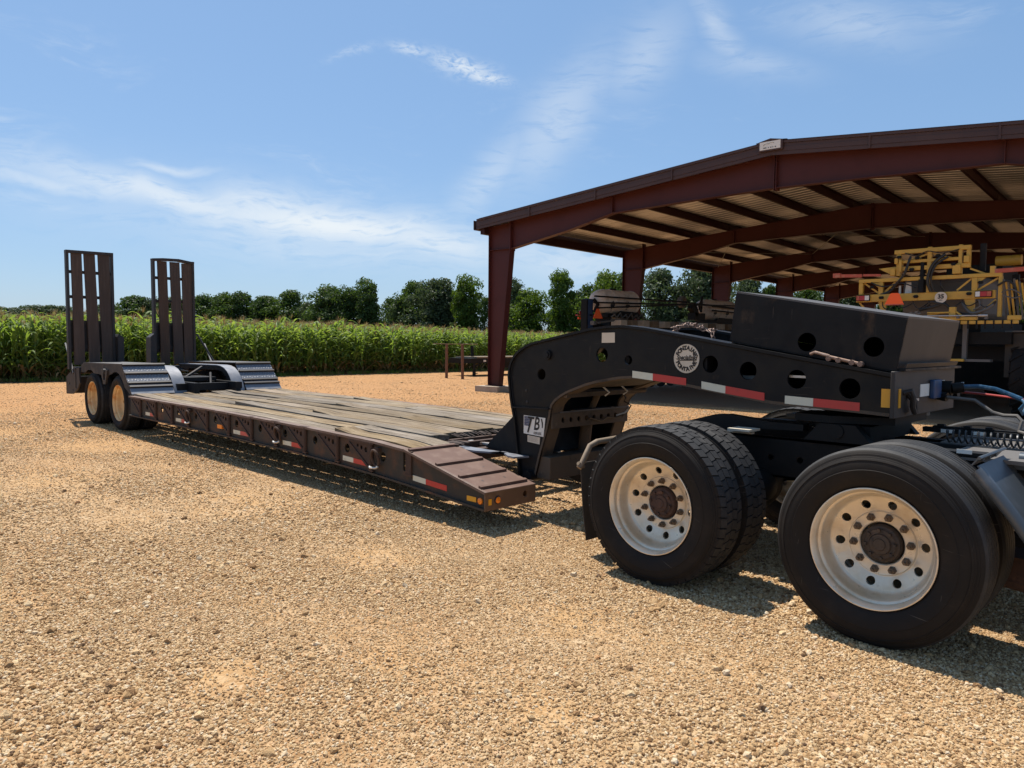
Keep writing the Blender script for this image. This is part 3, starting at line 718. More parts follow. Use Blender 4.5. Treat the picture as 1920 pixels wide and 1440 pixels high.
# reflective tape along the near side
def tape(x0, x1, z0a, z0b, h, m, y, name='reflective_tape'):
    mb = MB(); mb.add([(x0, y, z0a), (x1, y, z0b), (x1, y, z0b+h), (x0, y, z0a+h), (x0, y+.003, z0a), (x1, y+.003, z0b), (x1, y+.003, z0b+h), (x0, y+.003, z0a+h)],
                      [(0,1,2,3),(7,6,5,4),(0,4,5,1),(1,5,6,2),(2,6,7,3),(3,7,4,0)])
    return obj(name, mb, m, TR, smooth=False)
for a, b, c, fd in ((-5.19, -5.01, -4.73, 0), (-6.315, -6.13, -5.855, 0), (-7.525, -7.335, -7.06, 0), (-8.755, -8.57, -8.31, 1), (-10.565, -10.37, -10.09, 1), (-11.74, -11.56, -11.27, 1)):
    z = lambda x: zbot(x)+.058
    tape(a, b, z(a), z(b), .047, 'white_tape', YN+.026)['label'] = 'dusty white reflective strip'
    tape(b+.001, c, z(b), z(c), .047, 'faded_red_tape' if fd else 'red_tape', YN+.026)['label'] = 'red reflective strip'
# tie-down rings
for x in (-5.70, -7.56, -10.02):
    mb = MB(); z = zbot(x)+.17
    mb.tube([(x+.055*math.cos(t)+.0, YN-.018-.018*math.sin(t), z+.075*math.sin(t)) for t in np.linspace(0, 2*PI, 17)[:-1]], .013, 8, closed=True)
    mb.box(x-.03, x+.03, YN-.006, YN+.03, z+.06, z+.095)
    obj('tie_down_ring', mb, 'rust_dark', TR)
    mb = MB(); mb.tube([(x-.075, YN-.03, z-.085), (x-.06, YN-.032, z-.095), (x+.02, YN-.028, z-.088), (x+.045, YN-.02, z-.075)], .011, 8)
    obj('ring_hook', mb, 'light_steel', TR)
mb = MB(); mb.plate([(-9.15, .405), (-9.02, .405), (-9.02, .455), (-9.15, .455)], [], YN-.004, YN+.026); obj('marker_light', mb, 'amber_lens', TR, .004)
# post behind the slot near the front
mb = MB(); mb.box(-5.28, -5.20, YN+.012, YN+.032, .335, .535); mb.box(-5.285, -5.19, YN+.008, YN+.03, .32, .338); mb.box(-5.285, -5.19, YN+.008, YN+.03, .528, .545)
obj('stake_pocket', mb, 'rust_dark', TR)
# sloping nose (approach plate) at the front corners, near side then far side
def nose(sgn, y0, y1):
    f = lambda y: y if sgn > 0 else 2*YC-y
    pl = MB(); pl.strip([(XS, ztop(XS)), (XE+.012, ztop(XE)-.004)], .016, min(f(y0), f(y1)), max(f(y0), f(y1)), side=-1)
    pl.box(-5.32, -4.95, min(f(4.50), f(4.66)), max(f(4.50), f(4.66)), .515, .532) if False else None
    n = obj('approach_plate', pl, 'step_plate', TR)
    for x in (-5.235, -4.86, -4.565, -4.315):
        r = MB(); z = ztop(x); sl = (ztop(x+.02)-ztop(x-.02))/.04
        ya, yb = sorted((f(y0+.015), f(y1-.035)))
        r.add([(x-.016, ya, z-.016*sl-.002), (x+.016, ya, z+.016*sl-.002), (x+.016, yb, z+.016*sl-.002), (x-.016, yb, z-.016*sl-.002),
               (x-.014, ya, z-.014*sl+.022), (x+.014, ya, z+.014*sl+.020), (x+.014, yb, z+.014*sl+.020), (x-.014, yb, z-.014*sl+.022)],
              [(0,3,2,1),(4,5,6,7),(0,1,5,4),(1,2,6,5),(2,3,7,6),(3,0,4,7)])
        obj('grip_bar', r, 'step_plate', n)
    for x in (-4.72, -4.45):
        for y in (y0+.17, y0+.42):
            h = MB(); z = ztop(x); h.add([(x-.016, f(y)-.006, z+.0025), (x+.016, f(y)-.006, z-.004), (x+.016, f(y)+.006, z-.004), (x-.016, f(y)+.006, z+.0025)], [(0, 1, 2, 3)])
            h.add([(x-.016, f(y)-.006, z-.01), (x+.016, f(y)-.006, z-.016), (x+.016, f(y)+.006, z-.016), (x-.016, f(y)+.006, z-.01)], [(0, 1, 2, 3)])
            obj('slot', h, 'letter_black', n, smooth=False)
    fr = MB(); a, b = sorted((f(y0), f(y1)))
    hy = f(4.375)
    fr.plate([(a, zbot(XE)), (b, zbot(XE)+.005), (b, ztop(XE)-.006), (a, ztop(XE)-.006)], [circ(hy, .258, .026, 16)], XE, XE+.014, 'X')
    obj('nose_plate', fr, 'nose_plate', TR, .003)
    ins = MB(); ins.box(-5.25, XE-.02, *sorted((f(4.500), f(4.515))), .20, .345)
    obj('inner_web', ins, 'rust_dark', TR)
    for k, (yy, w2, h2) in enumerate(((3.975, .016, .024), )):
        q = MB(); q.plate([(f(yy)-w2, .245-h2), (f(yy)+w2, .245-h2), (f(yy)+w2, .245+h2), (f(yy)-w2, .245+h2)], [], XE+.014, XE+.019, 'X'); obj('reflector', q, 'amber_reflector', TR)
    q = MB(); q.lathe([(.0005, .020), (.018, .018), (.026, .013), (.028, .0)], c=(XE+.013, f(4.058), .252), axis='X', n=20); obj('front_light', q, 'amber_lens', TR)
    q = MB(); q.lathe([(.028, .0), (.034, .0), (.034, .008), (.028, .012)], c=(XE+.013, f(4.058), .252), axis='X', n=20); obj('light_ring', q, 'letter_black', TR)
    yy = f(YN+.028); s = -1 if sgn > 0 else 1
    q = MB(); q.box(-4.475, -4.365, *sorted((yy, yy+s*.004)), .228, .268); obj('reflector', q, 'amber_reflector', TR)
    q = MB(); q.lathe([(.0005, s*.016), (.018, s*.014), (.026, s*.009), (.028, 0)], c=(-4.315, yy, .246), axis='Y', n=20); obj('side_light', q, 'amber_lens', TR)
nose(1, YN+.004, 4.50); nose(-1, YN+.004, 4.50)
mb = MB(); mb.strip([(XS, ztop(XS)+.002), (XE+.016, ztop(XE)-.002)], .020, YN, YN+.030, side=-1); obj('nose_edge', mb, 'flange_top', TR)
# neck crossing between nose and gooseneck
mb = MB(); mb.plate([(-5.32, 4.50), (-5.00, 4.50), (-4.86, 4.56), (-4.80, 4.66), (-4.72, 4.66), (-4.72, 4.60), (-4.60, 4.52), (-4.50, 4.50), (-4.50, 4.502), (-4.45, 4.64), (-5.32, 4.64)], [], .505, .520, 'Z')
obj('gusset_plate', mb, 'slope_steel', TR)
# cross members and centre beams below the planks
cm = MB()
for i in range(23):
    x = -12.2+i*.31
    zt = ztop(x)-.055
    if x < -5.4: cm.box(x-.03, x+.03, YN+.05, YF-.05, zt-.075, zt)
obj('crossmember', cm, 'black_steel', TR)
cm = MB()
for y in (4.72, 5.76): cm.strip([(x, ztop(x)-.135) for x in seg+[-5.0, -4.72]], .20, y-.03, y+.03, side=-1)
obj('main_beam', cm, 'black_steel', TR)
cm = MB()
for x in (-5.62, -5.40): cm.box(x-.03, x+.03, 4.69, 5.80, .44, .54)
cm.box(-5.25, -5.15, 4.5, 6.0, .40, .50); cm.tube([(-5.72, 4.75, .50), (-4.95, 5.1, .50)], .03, 8)
obj('crossmember', cm, 'rust_dark', TR)
cm = MB(); cm.box(-5.55, -4.80, 4.90, 4.955, .505, .525); cm.box(-5.3, -4.75, 5.30, 5.36, .495, .52); obj('cylinder_rod', cm, 'light_steel', TR)
# deck planks: every board its own mesh
ROWS = [(4.006, 4.236, -5.245), (4.246, 4.478, -5.245), (4.492, 4.738, -5.62), (4.748, 4.940, -5.76), (4.951, 5.19, -5.76), (5.20, 5.445, -5.74), (5.456, 5.69, -5.70),
        (5.702, 5.93, -5.60), (5.942, 6.17, -5.27), (6.181, 6.36, -5.27), (6.371, 6.494, -5.27)]
JOINT = {0: [-6.56], 1: [-6.62, ], 2: [-9.9], 3: [-8.3], 4: [], 5: [-10.4, -7.1], 6: [-8.9], 7: [-10.9, -6.9], 8: [-8.0], 9: [-9.6], 10: [-7.4]}
for ri, (ya, yb, xe) in enumerate(ROWS):
    cuts = [-12.36-.05*rng.random()]+JOINT[ri]+[xe-.02*rng.random()]
    for a, b in zip(cuts[:-1], cuts[1:]):
        a2 = a+.006; b2 = b-.006; n = max(5, int((b2-a2)/.45)); k = n+1
        lift = rng.normal(.0, .0045); cup = rng.normal(0, .004); w0 = rng.uniform(-.004, .004)
        end_l = rng.uniform(.01, .035) if rng.random() < .55 else 0; end_r = rng.uniform(0, .012) if rng.random() < .4 else 0
        vs = []
        for i in range(k):
            t = i/n; x = a2+(b2-a2)*t
            up = lift+.004*math.sin(x*2.1+ri)+end_l*max(0, 1-t*5)**1.6+end_r*max(0, 1-(1-t)*5)**1.6
            y0 = ya+w0+.002*math.sin(x*1.3+ri*2)+rng.uniform(0, .005); y1 = yb+w0+.002*math.sin(x*1.7+ri)-rng.uniform(0, .005)
            zt = min(ztop(x), .625)+.004+up; tl = cup*(1 if i % 2 else .6)
            if ri in (0, 1, 8, 9, 10) : zt -= .001
            vs += [(x, y0, zt-.048), (x, y1, zt-.048), (x, y1, zt+tl), (x, (y0+y1)/2, zt+abs(cup)*.6), (x, y0, zt-tl)]
        fs = []
        for i in range(n):
            o, e = i*5, i*5+5
            fs += [(o+j, o+(j+1) % 5, e+(j+1) % 5, e+j) for j in range(5)]
        fs += [(4, 3, 2, 1, 0), tuple(n*5+j for j in range(5))]
        mb = MB(); mb.add(vs, fs); obj('plank', mb, 'deck_wood', TR, smooth=False)
# broken splinters at the front end of the middle boards
sp = MB()
for i in range(26):
    x = -5.72+rng.uniform(-.03, .05); y = rng.uniform(4.78, 5.65); l = rng.uniform(.03, .12)
    sp.beam((x-.05, y, ztop(x)-.01), (x+l, y+rng.uniform(-.02, .02), ztop(x)-.01-rng.uniform(0, .03)), .012, .008)
for i in range(14):
    x = -5.30+rng.uniform(-.02, .03); y = rng.uniform(4.46, 4.62); l = rng.uniform(.03, .10)
    sp.beam((x-.1, y, ztop(x)+.004), (x+l, y+rng.uniform(-.03, .03), ztop(x)-.0), .02, .012)
tag(obj('splinters', sp, 'ramp_wood', TR, smooth=False), None, kind='stuff')

# ---- gooseneck
GN_, GF = 4.66, 5.76
OUT = [(-4.50, .300), (-4.575, .336), (-4.655, .845), (-4.697, 1.003), (-4.726, 1.20), (-4.718, 1.274), (-4.70, 1.325), (-4.667, 1.374), (-4.625, 1.415), (-4.573, 1.449), (-4.51, 1.480), (-4.44, 1.504), (-4.092, 1.569), (-3.798, 1.622), (-3.63, 1.639), (-3.52, 1.643), (-3.456, 1.641), (-3.264, 1.620), (-2.905, 1.563), (-2.453, 1.488), (-1.513, 1.337)]
BOT = [(-1.510, 1.082), (-1.705, 1.092), (-2.258, 1.112), (-2.684, 1.165), (-2.896, 1.195), (-3.132, 1.220), (-3.30, 1.233), (-3.40, 1.235), (-3.514, 1.225), (-3.719, 1.189), (-3.85, 1.155), (-3.963, 1.115), (-4.05, 1.082), (-4.114, 1.049), (-4.17, 1.012), (-4.206, .974), (-4.222, .93), (-4.228, .880), (-4.266, .744), (-4.328, .571), (-4.395, .345), (-4.43, .30)]
GH = [(-4.26, 1.40, .042), (-4.333, 1.233, .047), (-3.684, 1.41, .058), (-3.427, 1.375, .036), (-2.724, 1.362, .060), (-2.438, 1.325, .061), (-2.102, 1.282, .061), (-1.768, 1.239, .063)]
GH2 = [(-4.555, 1.345, .068), (-4.25, 1.345, .045), (-4.333, 1.18, .047)]
for y0, hh in ((GN_, GH), (GF-.02, GH2)):
    mb = MB(); mb.plate(OUT+BOT, [circ(x, z, r, 24) for x, z, r in hh], y0, y0+.02); obj('gooseneck_web', mb, 'black_paint', TR)
for sgn, y in ((1, GN_), (-1, GF)):
    mb = MB(); mb.strip(OUT, .020, *sorted((y-sgn*.022, y+sgn*.13)), side=-1); obj('gooseneck_flange', mb, 'black_paint', TR)
    mb = MB(); mb.strip(BOT, .020, *sorted((y-sgn*.003, y+sgn*.16)), side=-1)
    obj('lower_flange', mb, 'dusty_brown' if True else 'black_paint', TR)
mb = MB(); mb.tube([(-4.26, GN_-.02, 1.40), (-4.26, GN_+.05, 1.40)], .042, 16); mb.tube([(-4.26, GN_-.03, 1.40), (-4.26, GN_-.02, 1.40)], .026, 12); obj('pivot_pin', mb, 'black_steel', TR)
for x, z in ((-4.51, 1.085), (-4.50, .985)):
    mb = MB(); mb.lathe([(.0005, -.006), (.013, -.004), (.015, 0)], c=(x, GN_, z), n=10); obj('bolt_head', mb, 'letter_black', TR)
mb = MB(); mb.strip([(-4.672, .925), (-4.228, .938)], .012, GN_-.03, GN_, side=1); obj('leg_stiffener', mb, 'black_steel', TR)
mb = MB(); mb.tube([(-4.44, GN_-.06, .345), (-4.44, GF+.06, .345)], .05, 16); obj('hinge_pin', mb, 'black_steel', TR)
for pth_, nm in ((OUT[2:], -1),):
    mb = MB(); q = []
    for i, (x, z) in enumerate(pth_):
        a = Vector(pth_[max(i-1, 0)]); b = Vector(pth_[min(i+1, len(pth_)-1)]); d = (b-a).normalized(); q.append((x+d.y*.024, GN_-.001, z-d.x*.024))
    mb.tube(q, .0055, 6); obj('weld_bead', mb, 'black_steel', TR)
# front plate, floor, and rear plate
mb = MB(); mb.box(-1.525, -1.500, GN_-.035, GF+.05, 1.075, 1.352); obj('front_plate', mb, 'box_front_paint', TR, .004)
mb = MB(); mb.strip([(-1.53, 1.095), (-1.705, 1.104), (-2.258, 1.124), (-2.684, 1.177), (-2.896, 1.207), (-3.40, 1.247), (-3.719, 1.20), (-3.963, 1.127)], .012, GN_+.025, GF-.025, side=-1); obj('floor_plate', mb, 'dusty_black', TR)
mb = MB(); mb.strip([(-1.53, 1.315), (-2.453, 1.462), (-2.75, 1.509)], .012, GN_+.025, GF-.025, side=1); obj('top_cover', mb, 'black_paint', TR)
mb = MB(); mb.strip([(-3.62, 1.595), (-4.09, 1.535), (-4.42, 1.47), (-4.60, 1.39), (-4.67, 1.25), (-4.665, 1.02), (-4.62, .86), (-4.56, .50)], .014, GN_+.025, GF-.025, side=-1); obj('rear_cover', mb, 'black_steel', TR)
mb = MB(); mb.box(-3.1, -3.07, GN_+.02, GF-.02, 1.27, 1.50); mb.box(-2.79, -2.76, GN_+.02, GF-.02, 1.22, 1.50); obj('bulkhead', mb, 'black_steel', TR)
mb = MB(); mb.strip([(-3.5, 1.585), (-3.1, 1.555), (-2.66, 1.50)], .012, 4.92, 5.08, side=-1); obj('neck_beam', mb, 'slope_steel', TR)
mb = MB(); mb.tube([(-3.5, 5.30, 1.50), (-2.7, 5.30, 1.46)], .05, 10); obj('neck_tube', mb, 'black_steel', TR)
# pale bars stand in for the bright floor and light band behind the holes
mb = MB(); mb.box(-2.62, -2.34, 4.80, 4.90, 1.262, 1.285); obj('bright_band', mb, 'light_steel', TR)
mb = MB(); mb.box(-2.25, -2.05, 4.69, 4.73, 1.290, 1.305); obj('bright_band', mb, 'light_steel', TR)
# cross plate with lightening holes between the legs
mb = MB(); mb.plate([(GN_+.02, .772), (GF-.02, .768), (GF-.02, .900), (GN_+.02, .900)], [circ(GN_+.16+i*.105, .838, .024, 14) for i in range(9)], -4.235, -4.220, 'X'); obj('perforated_plate', mb, 'dusty_brown', TR)
mb = MB(); mb.box(-4.33, -4.222, GN_+.12, GF-.03, .900, .912); obj('perforated_shelf', mb, 'fender_top', TR)
for y in (4.94, 5.50):
    mb = MB(); mb.box(-4.34, -4.215, y-.025, y+.025, .911, .918); obj('strap', mb, 'letter_black', TR)
mb = MB(); mb.box(-4.40, -4.24, GN_+.02, GF-.02, .33, .525); obj('lower_crossmember', mb, 'dusty_brown', TR, .006)
mb = MB(); mb.tube([(-4.36, GN_+.02, 1.075), (-4.02, GF-.02, 1.075)], .02, 8); mb.box(-4.12, -4.06, GN_+.02, GF-.02, 1.045, 1.085); obj('upper_crossmember', mb, 'dusty_brown', TR)
mb = MB(); mb.tube([(-4.36, 5.27, .50), (-4.33, 5.27, .80)], .055, 14); mb.tube([(-4.33, 5.27, .8), (-4.2, 5.27, 1.06)], .03, 12); obj('lift_cylinder', mb, 'dusty_brown', TR)
# far inner leg flange and lines
mb = MB()
mb.tube([(-4.15, 5.55, 1.06), (-4.12, 5.58, 1.0), (-4.16, 5.6, .97), (-4.10, 5.63, .93), (-4.14, 5.62, .86), (-4.19, 5.52, .82), (-4.20, 5.40, .83), (-4.20, 5.32, .80), (-4.20, 5.15, .84)], .007, 6); obj('air_line', mb, 'hose_black', TR)
mb = MB(); mb.tube([(-4.13, 5.62, .93), (-4.12, 5.63, .90), (-4.15, 5.60, .86), (-4.20, 5.54, .835)], .009, 6); obj('air_line', mb, 'hose_white', TR)
for y in (5.08, 5.34):
    mb = MB(); mb.tube([(-4.0, y, 1.13), (-3.95, y+.03, 1.08), (-3.99, y+.02, 1.05)], .008, 6); obj('air_line', mb, 'hose_white', TR)
# struts between the deck and the gooseneck's heel
for y in (4.74, 5.68):
    mb = MB(); mb.plate([(-4.70, .93), (-4.715, .86), (-5.02, .60), (-5.10, .52), (-4.70, .48)], [], y-.012, y+.012); obj('heel_gusset', mb, 'black_steel', TR)
    mb = MB(); mb.beam((-4.68, y+.1, .74), (-4.98, y+.1, .56), .05, .02); obj('heel_strut', mb, 'slope_steel', TR)
# upper equipment box with sloping top
UX = [(-2.560, 1.853), (-1.466, 1.662), (-1.520, 1.352), (-2.600, 1.530)]
UN, UF = 4.70, 5.74
mb = MB(); mb.plate(UX, [circ(-2.06, 1.52, .060, 24), circ(-1.651, 1.494, .060, 24)], UN, UN+.012); obj('box_side', mb, 'box_paint', TR)
mb = MB(); mb.plate(UX, [], UF-.012, UF); obj('box_side', mb, 'box_paint', TR)
mb = MB(); mb.strip([UX[0], UX[1]], .012, UN+.0005, UF-.0005, side=1); obj('box_lid', mb, 'fender_top', TR)
mb = MB(); mb.strip([UX[1], UX[2]], .012, UN+.013, UF-.013, side=-1); mb.strip([(-1.4665, 1.40), (-1.478, 1.375)], .006, UN+.01, UF-.01, side=1); obj('box_front', mb, 'box_front_paint', TR)
mb = MB(); mb.box(-1.53, -1.475, GN_+.06, GF+.10, 1.352, 1.366); obj('front_ledge', mb, 'black_paint', TR)
mb = MB(); mb.strip([(UX[2][0]-.02, UX[2][1]+.004), (UX[3][0]+.02, UX[3][1]-.004)], .010, UN+.006, UF-.006, side=1); obj('box_floor', mb, 'box_paint', TR)
mb = MB(); mb.strip([UX[3], UX[0]], .012, UN+.013, UF-.013, side=-1); obj('box_back', mb, 'box_paint', TR)
mb = MB(); mb.beam((-2.59, UN+.05, 1.50), (-2.54, UN+.05, 1.83), .05, .02); obj('box_post', mb, 'rust_dark', TR)
# decals
YD = GN_-.002
def on_web(cx, cz, sx=1.0): return lambda x, y, d: (cx+x*sx, YD-.0025+d, cz+y)
mb = MB(); mb.lathe([(.0005, -.002), (.104, -.002), (.104, .002)], c=(-2.914, YD, 1.397), n=48); dc = obj('round_decal', mb, 'decal_cream', TR)
mb = MB(); mb.lathe([(.1045, -.0028), (.1045, -.0005), (.098, -.0005), (.098, -.0028)], c=(-2.914, YD, 1.397), n=48); obj('decal_border', mb, 'decal_white', dc)
def arc_text(word, r, a_mid, step, size, inward):
    mb = MB(); n = len(word)
    for i, ch in enumerate(word):
        a = a_mid+(-1 if not inward else 1)*((i-(n-1)/2)*step)
        rot = a-PI/2 if not inward else a+PI/2
        ca, sa = math.cos(rot), math.sin(rot); cx = -2.914+r*math.cos(a); cz = 1.397+r*math.sin(a)
        t = text_mb(ch, size, lambda x, y, d: (cx+(x*ca-y*sa)*1.0, YD-.0035, cz+x*sa+y*ca), bold=.0026)
        mb.add(t.v, t.f)
    return mb
obj('lettering', arc_text('FONTAINE', .0755, PI/2-.03, .335, .040, False), 'letter_black', dc, smooth=False)
obj('lettering', arc_text('FONTAINE', .0760, -PI/2-.0, .335, .040, True), 'letter_black', dc, smooth=False)
t = text_mb('Specialized', .048, lambda x, y, d: (-2.914+x*.80, YD-.0035, 1.404+y), shear=.45, bold=.0014); obj('lettering', t, 'letter_black', dc, smooth=False)
mb = MB(); mb.add([(-2.97, YD-.0035, 1.380), (-2.83, YD-.0035, 1.384), (-2.83, YD-.0035, 1.391), (-2.97, YD-.0035, 1.386)], [(0, 1, 2, 3)]); obj('underline', mb, 'letter_black', dc, smooth=False)
mb = MB(); mb.plate([(-3.684, 1.505), (-3.556, 1.508), (-3.557, 1.586), (-3.684, 1.584)], [], YD-.0025, YD); obj('blank_decal', mb, 'decal_cream', TR)
mb = MB(); mb.plate([(-4.535, .710), (-4.300, .698), (-4.280, .862), (-4.535, .869)], [], YD-.002, YD+.001); tb = obj('series_decal', mb, 'decal_white', TR)
t = MB(); t.add([(x, YD-.0055, z) for x, z in ((-4.480, .864), (-4.402, .861), (-4.408, .842), (-4.432, .843), (-4.472, .722), (-4.491, .722), (-4.455, .844), (-4.482, .846))], [(0, 1, 2, 3), (0, 3, 6, 7), (3, 4, 5, 6)]); obj('lettering', t, 'letter_black', tb, smooth=False)
t = text_mb('B', .158, on_web(-4.384, .800, .76), shear=.22, bold=.0035); obj('lettering', t, 'letter_black', tb, smooth=False)
t = text_mb('SERIES', .029, on_web(-4.372, .722, 1.0), shear=.2, bold=.0012, spacing=1.12); obj('lettering', t, 'letter_black', tb, smooth=False)
mb = MB(); mb.add([(x, YD-.0045, z) for x, z in ((-4.330, .853), (-4.316, .853), (-4.304, .815), (-4.306, .775), (-4.316, .775), (-4.318, .812))], [(0, 1, 2, 3, 4, 5)]); obj('swoosh', mb, 'letter_black', tb, smooth=False)
mb = MB()
mb.add([(x, YD-.0032, z) for x, z in ((-4.527, .780), (-4.462, .778), (-4.455, .860), (-4.527, .862))], [(0, 1, 2, 3)]); obj('flag_field', mb, 'letter_navy', tb, smooth=False)
mb = MB()
for i in range(6):
    for j in range(6):
        x, z = -4.519+i*.0105+(j % 2)*.004, .788+j*.013
        mb.add([(x-.003, YD-.0042, z), (x, YD-.0042, z-.003), (x+.003, YD-.0042, z), (x, YD-.0042, z+.003)], [(0, 1, 2, 3)])
obj('star_field', mb, 'decal_white', tb, smooth=False)
mb = MB(); mb.plate([(-4.487, .640), (-4.345, .630), (-4.340, .690), (-4.487, .697)], [], YD-.002, YD+.001); pl = obj('data_plate', mb, 'decal_cream', TR)
mb = MB()
for j in range(5): mb.add([(-4.478, YD-.003, .650+j*.009), (-4.36-.012*(j % 2), YD-.003, .6455+j*.009), (-4.36-.012*(j % 2), YD-.003, .647+j*.009), (-4.478, YD-.003, .6515+j*.009)], [(0, 1, 2, 3)])
obj('print_lines', mb, 'machine_grey', pl, smooth=False)
# red and white tape on the gooseneck's lower edge
def gtape(x0, x1, za, zb, h, m):
    o = tape(x0, x1, za, zb, h, m, YD-.002); return o
lowz = lambda x: float(np.interp(x, [-3.4, -2.896, -2.684, -2.258, -1.705], [1.248, 1.207, 1.177, 1.128, 1.108]))
for a, b, c in ((-3.384, -3.199, -2.913), (-2.787, -2.601, -2.315), (-2.174, -1.989, -1.705)):
    gtape(a, b, lowz(a)-.004, lowz(b)-.004, .052, 'white_tape')['label'] = 'white reflective strip'
    gtape(b+.001, c, lowz(b)-.004, lowz(c)-.004, .052, 'red_tape')['label'] = 'bright red reflective strip'
mb = MB(); mb.box(-1.583, -1.530, YD-.003, YD, 1.137, 1.247); obj('reflector', mb, 'amber_reflector', TR)
mb = MB(); mb.box(-1.500, -1.4965, 4.69, 4.725, 1.135, 1.248); obj('reflector', mb, 'amber_reflector', TR)
# front plate fittings
mb = MB(); mb.box(-1.500, -1.496, 5.077, 5.25, 1.185, 1.262); obj('document_plate', mb, 'decal_white', TR)
mb = MB(); mb.box(-1.500, -1.470, 5.262, 5.42, 1.165, 1.285); obj('socket_mount', mb, 'blue_paint', TR, .006)
mb = MB(); mb.box(-1.500, -1.496, 5.50, 5.575, 1.225, 1.275); obj('document_plate', mb, 'decal_white', TR)
mb = MB(); mb.box(-1.500, -1.490, 4.91, 5.035, 1.163, 1.178); mb.box(-1.500, -1.494, 4.905, 4.918, 1.145, 1.178); obj('hook', mb, 'light_steel', TR)
mb = MB(); mb.tube([(-1.50, 4.78, 1.22), (-1.46, 4.79, 1.235), (-1.45, 4.80, 1.20), (-1.46, 4.82, 1.14), (-1.46, 4.86, 1.10)], .016, 8); mb.tube([(-1.50, 4.83, 1.22), (-1.465, 4.87, 1.17), (-1.47, 4.90, 1.10)], .018, 8); obj('chain_hook', mb, 'box_front_paint', TR)
mb = MB(); mb.tube([(-1.50, 5.50, 1.225), (-1.43, 5.50, 1.225)], .05, 14); mb.tube([(-1.43, 5.50, 1.225), (-1.37, 5.52, 1.235)], .035, 12); mb.tube([(-1.50, 5.60, 1.19), (-1.42, 5.60, 1.20)], .04, 12); mb.tube([(-1.5, 5.44, 1.18), (-1.44, 5.43, 1.17)], .03, 10); obj('gladhand_coupling', mb, 'machine_black', TR)
mb = MB(); mb.lathe([(.030, 0), (.034, .004), (.034, .012), (.030, .016)], c=(-1.385, 5.52, 1.235), axis='X', n=18); obj('coupling_ring', mb, 'light_steel', TR)
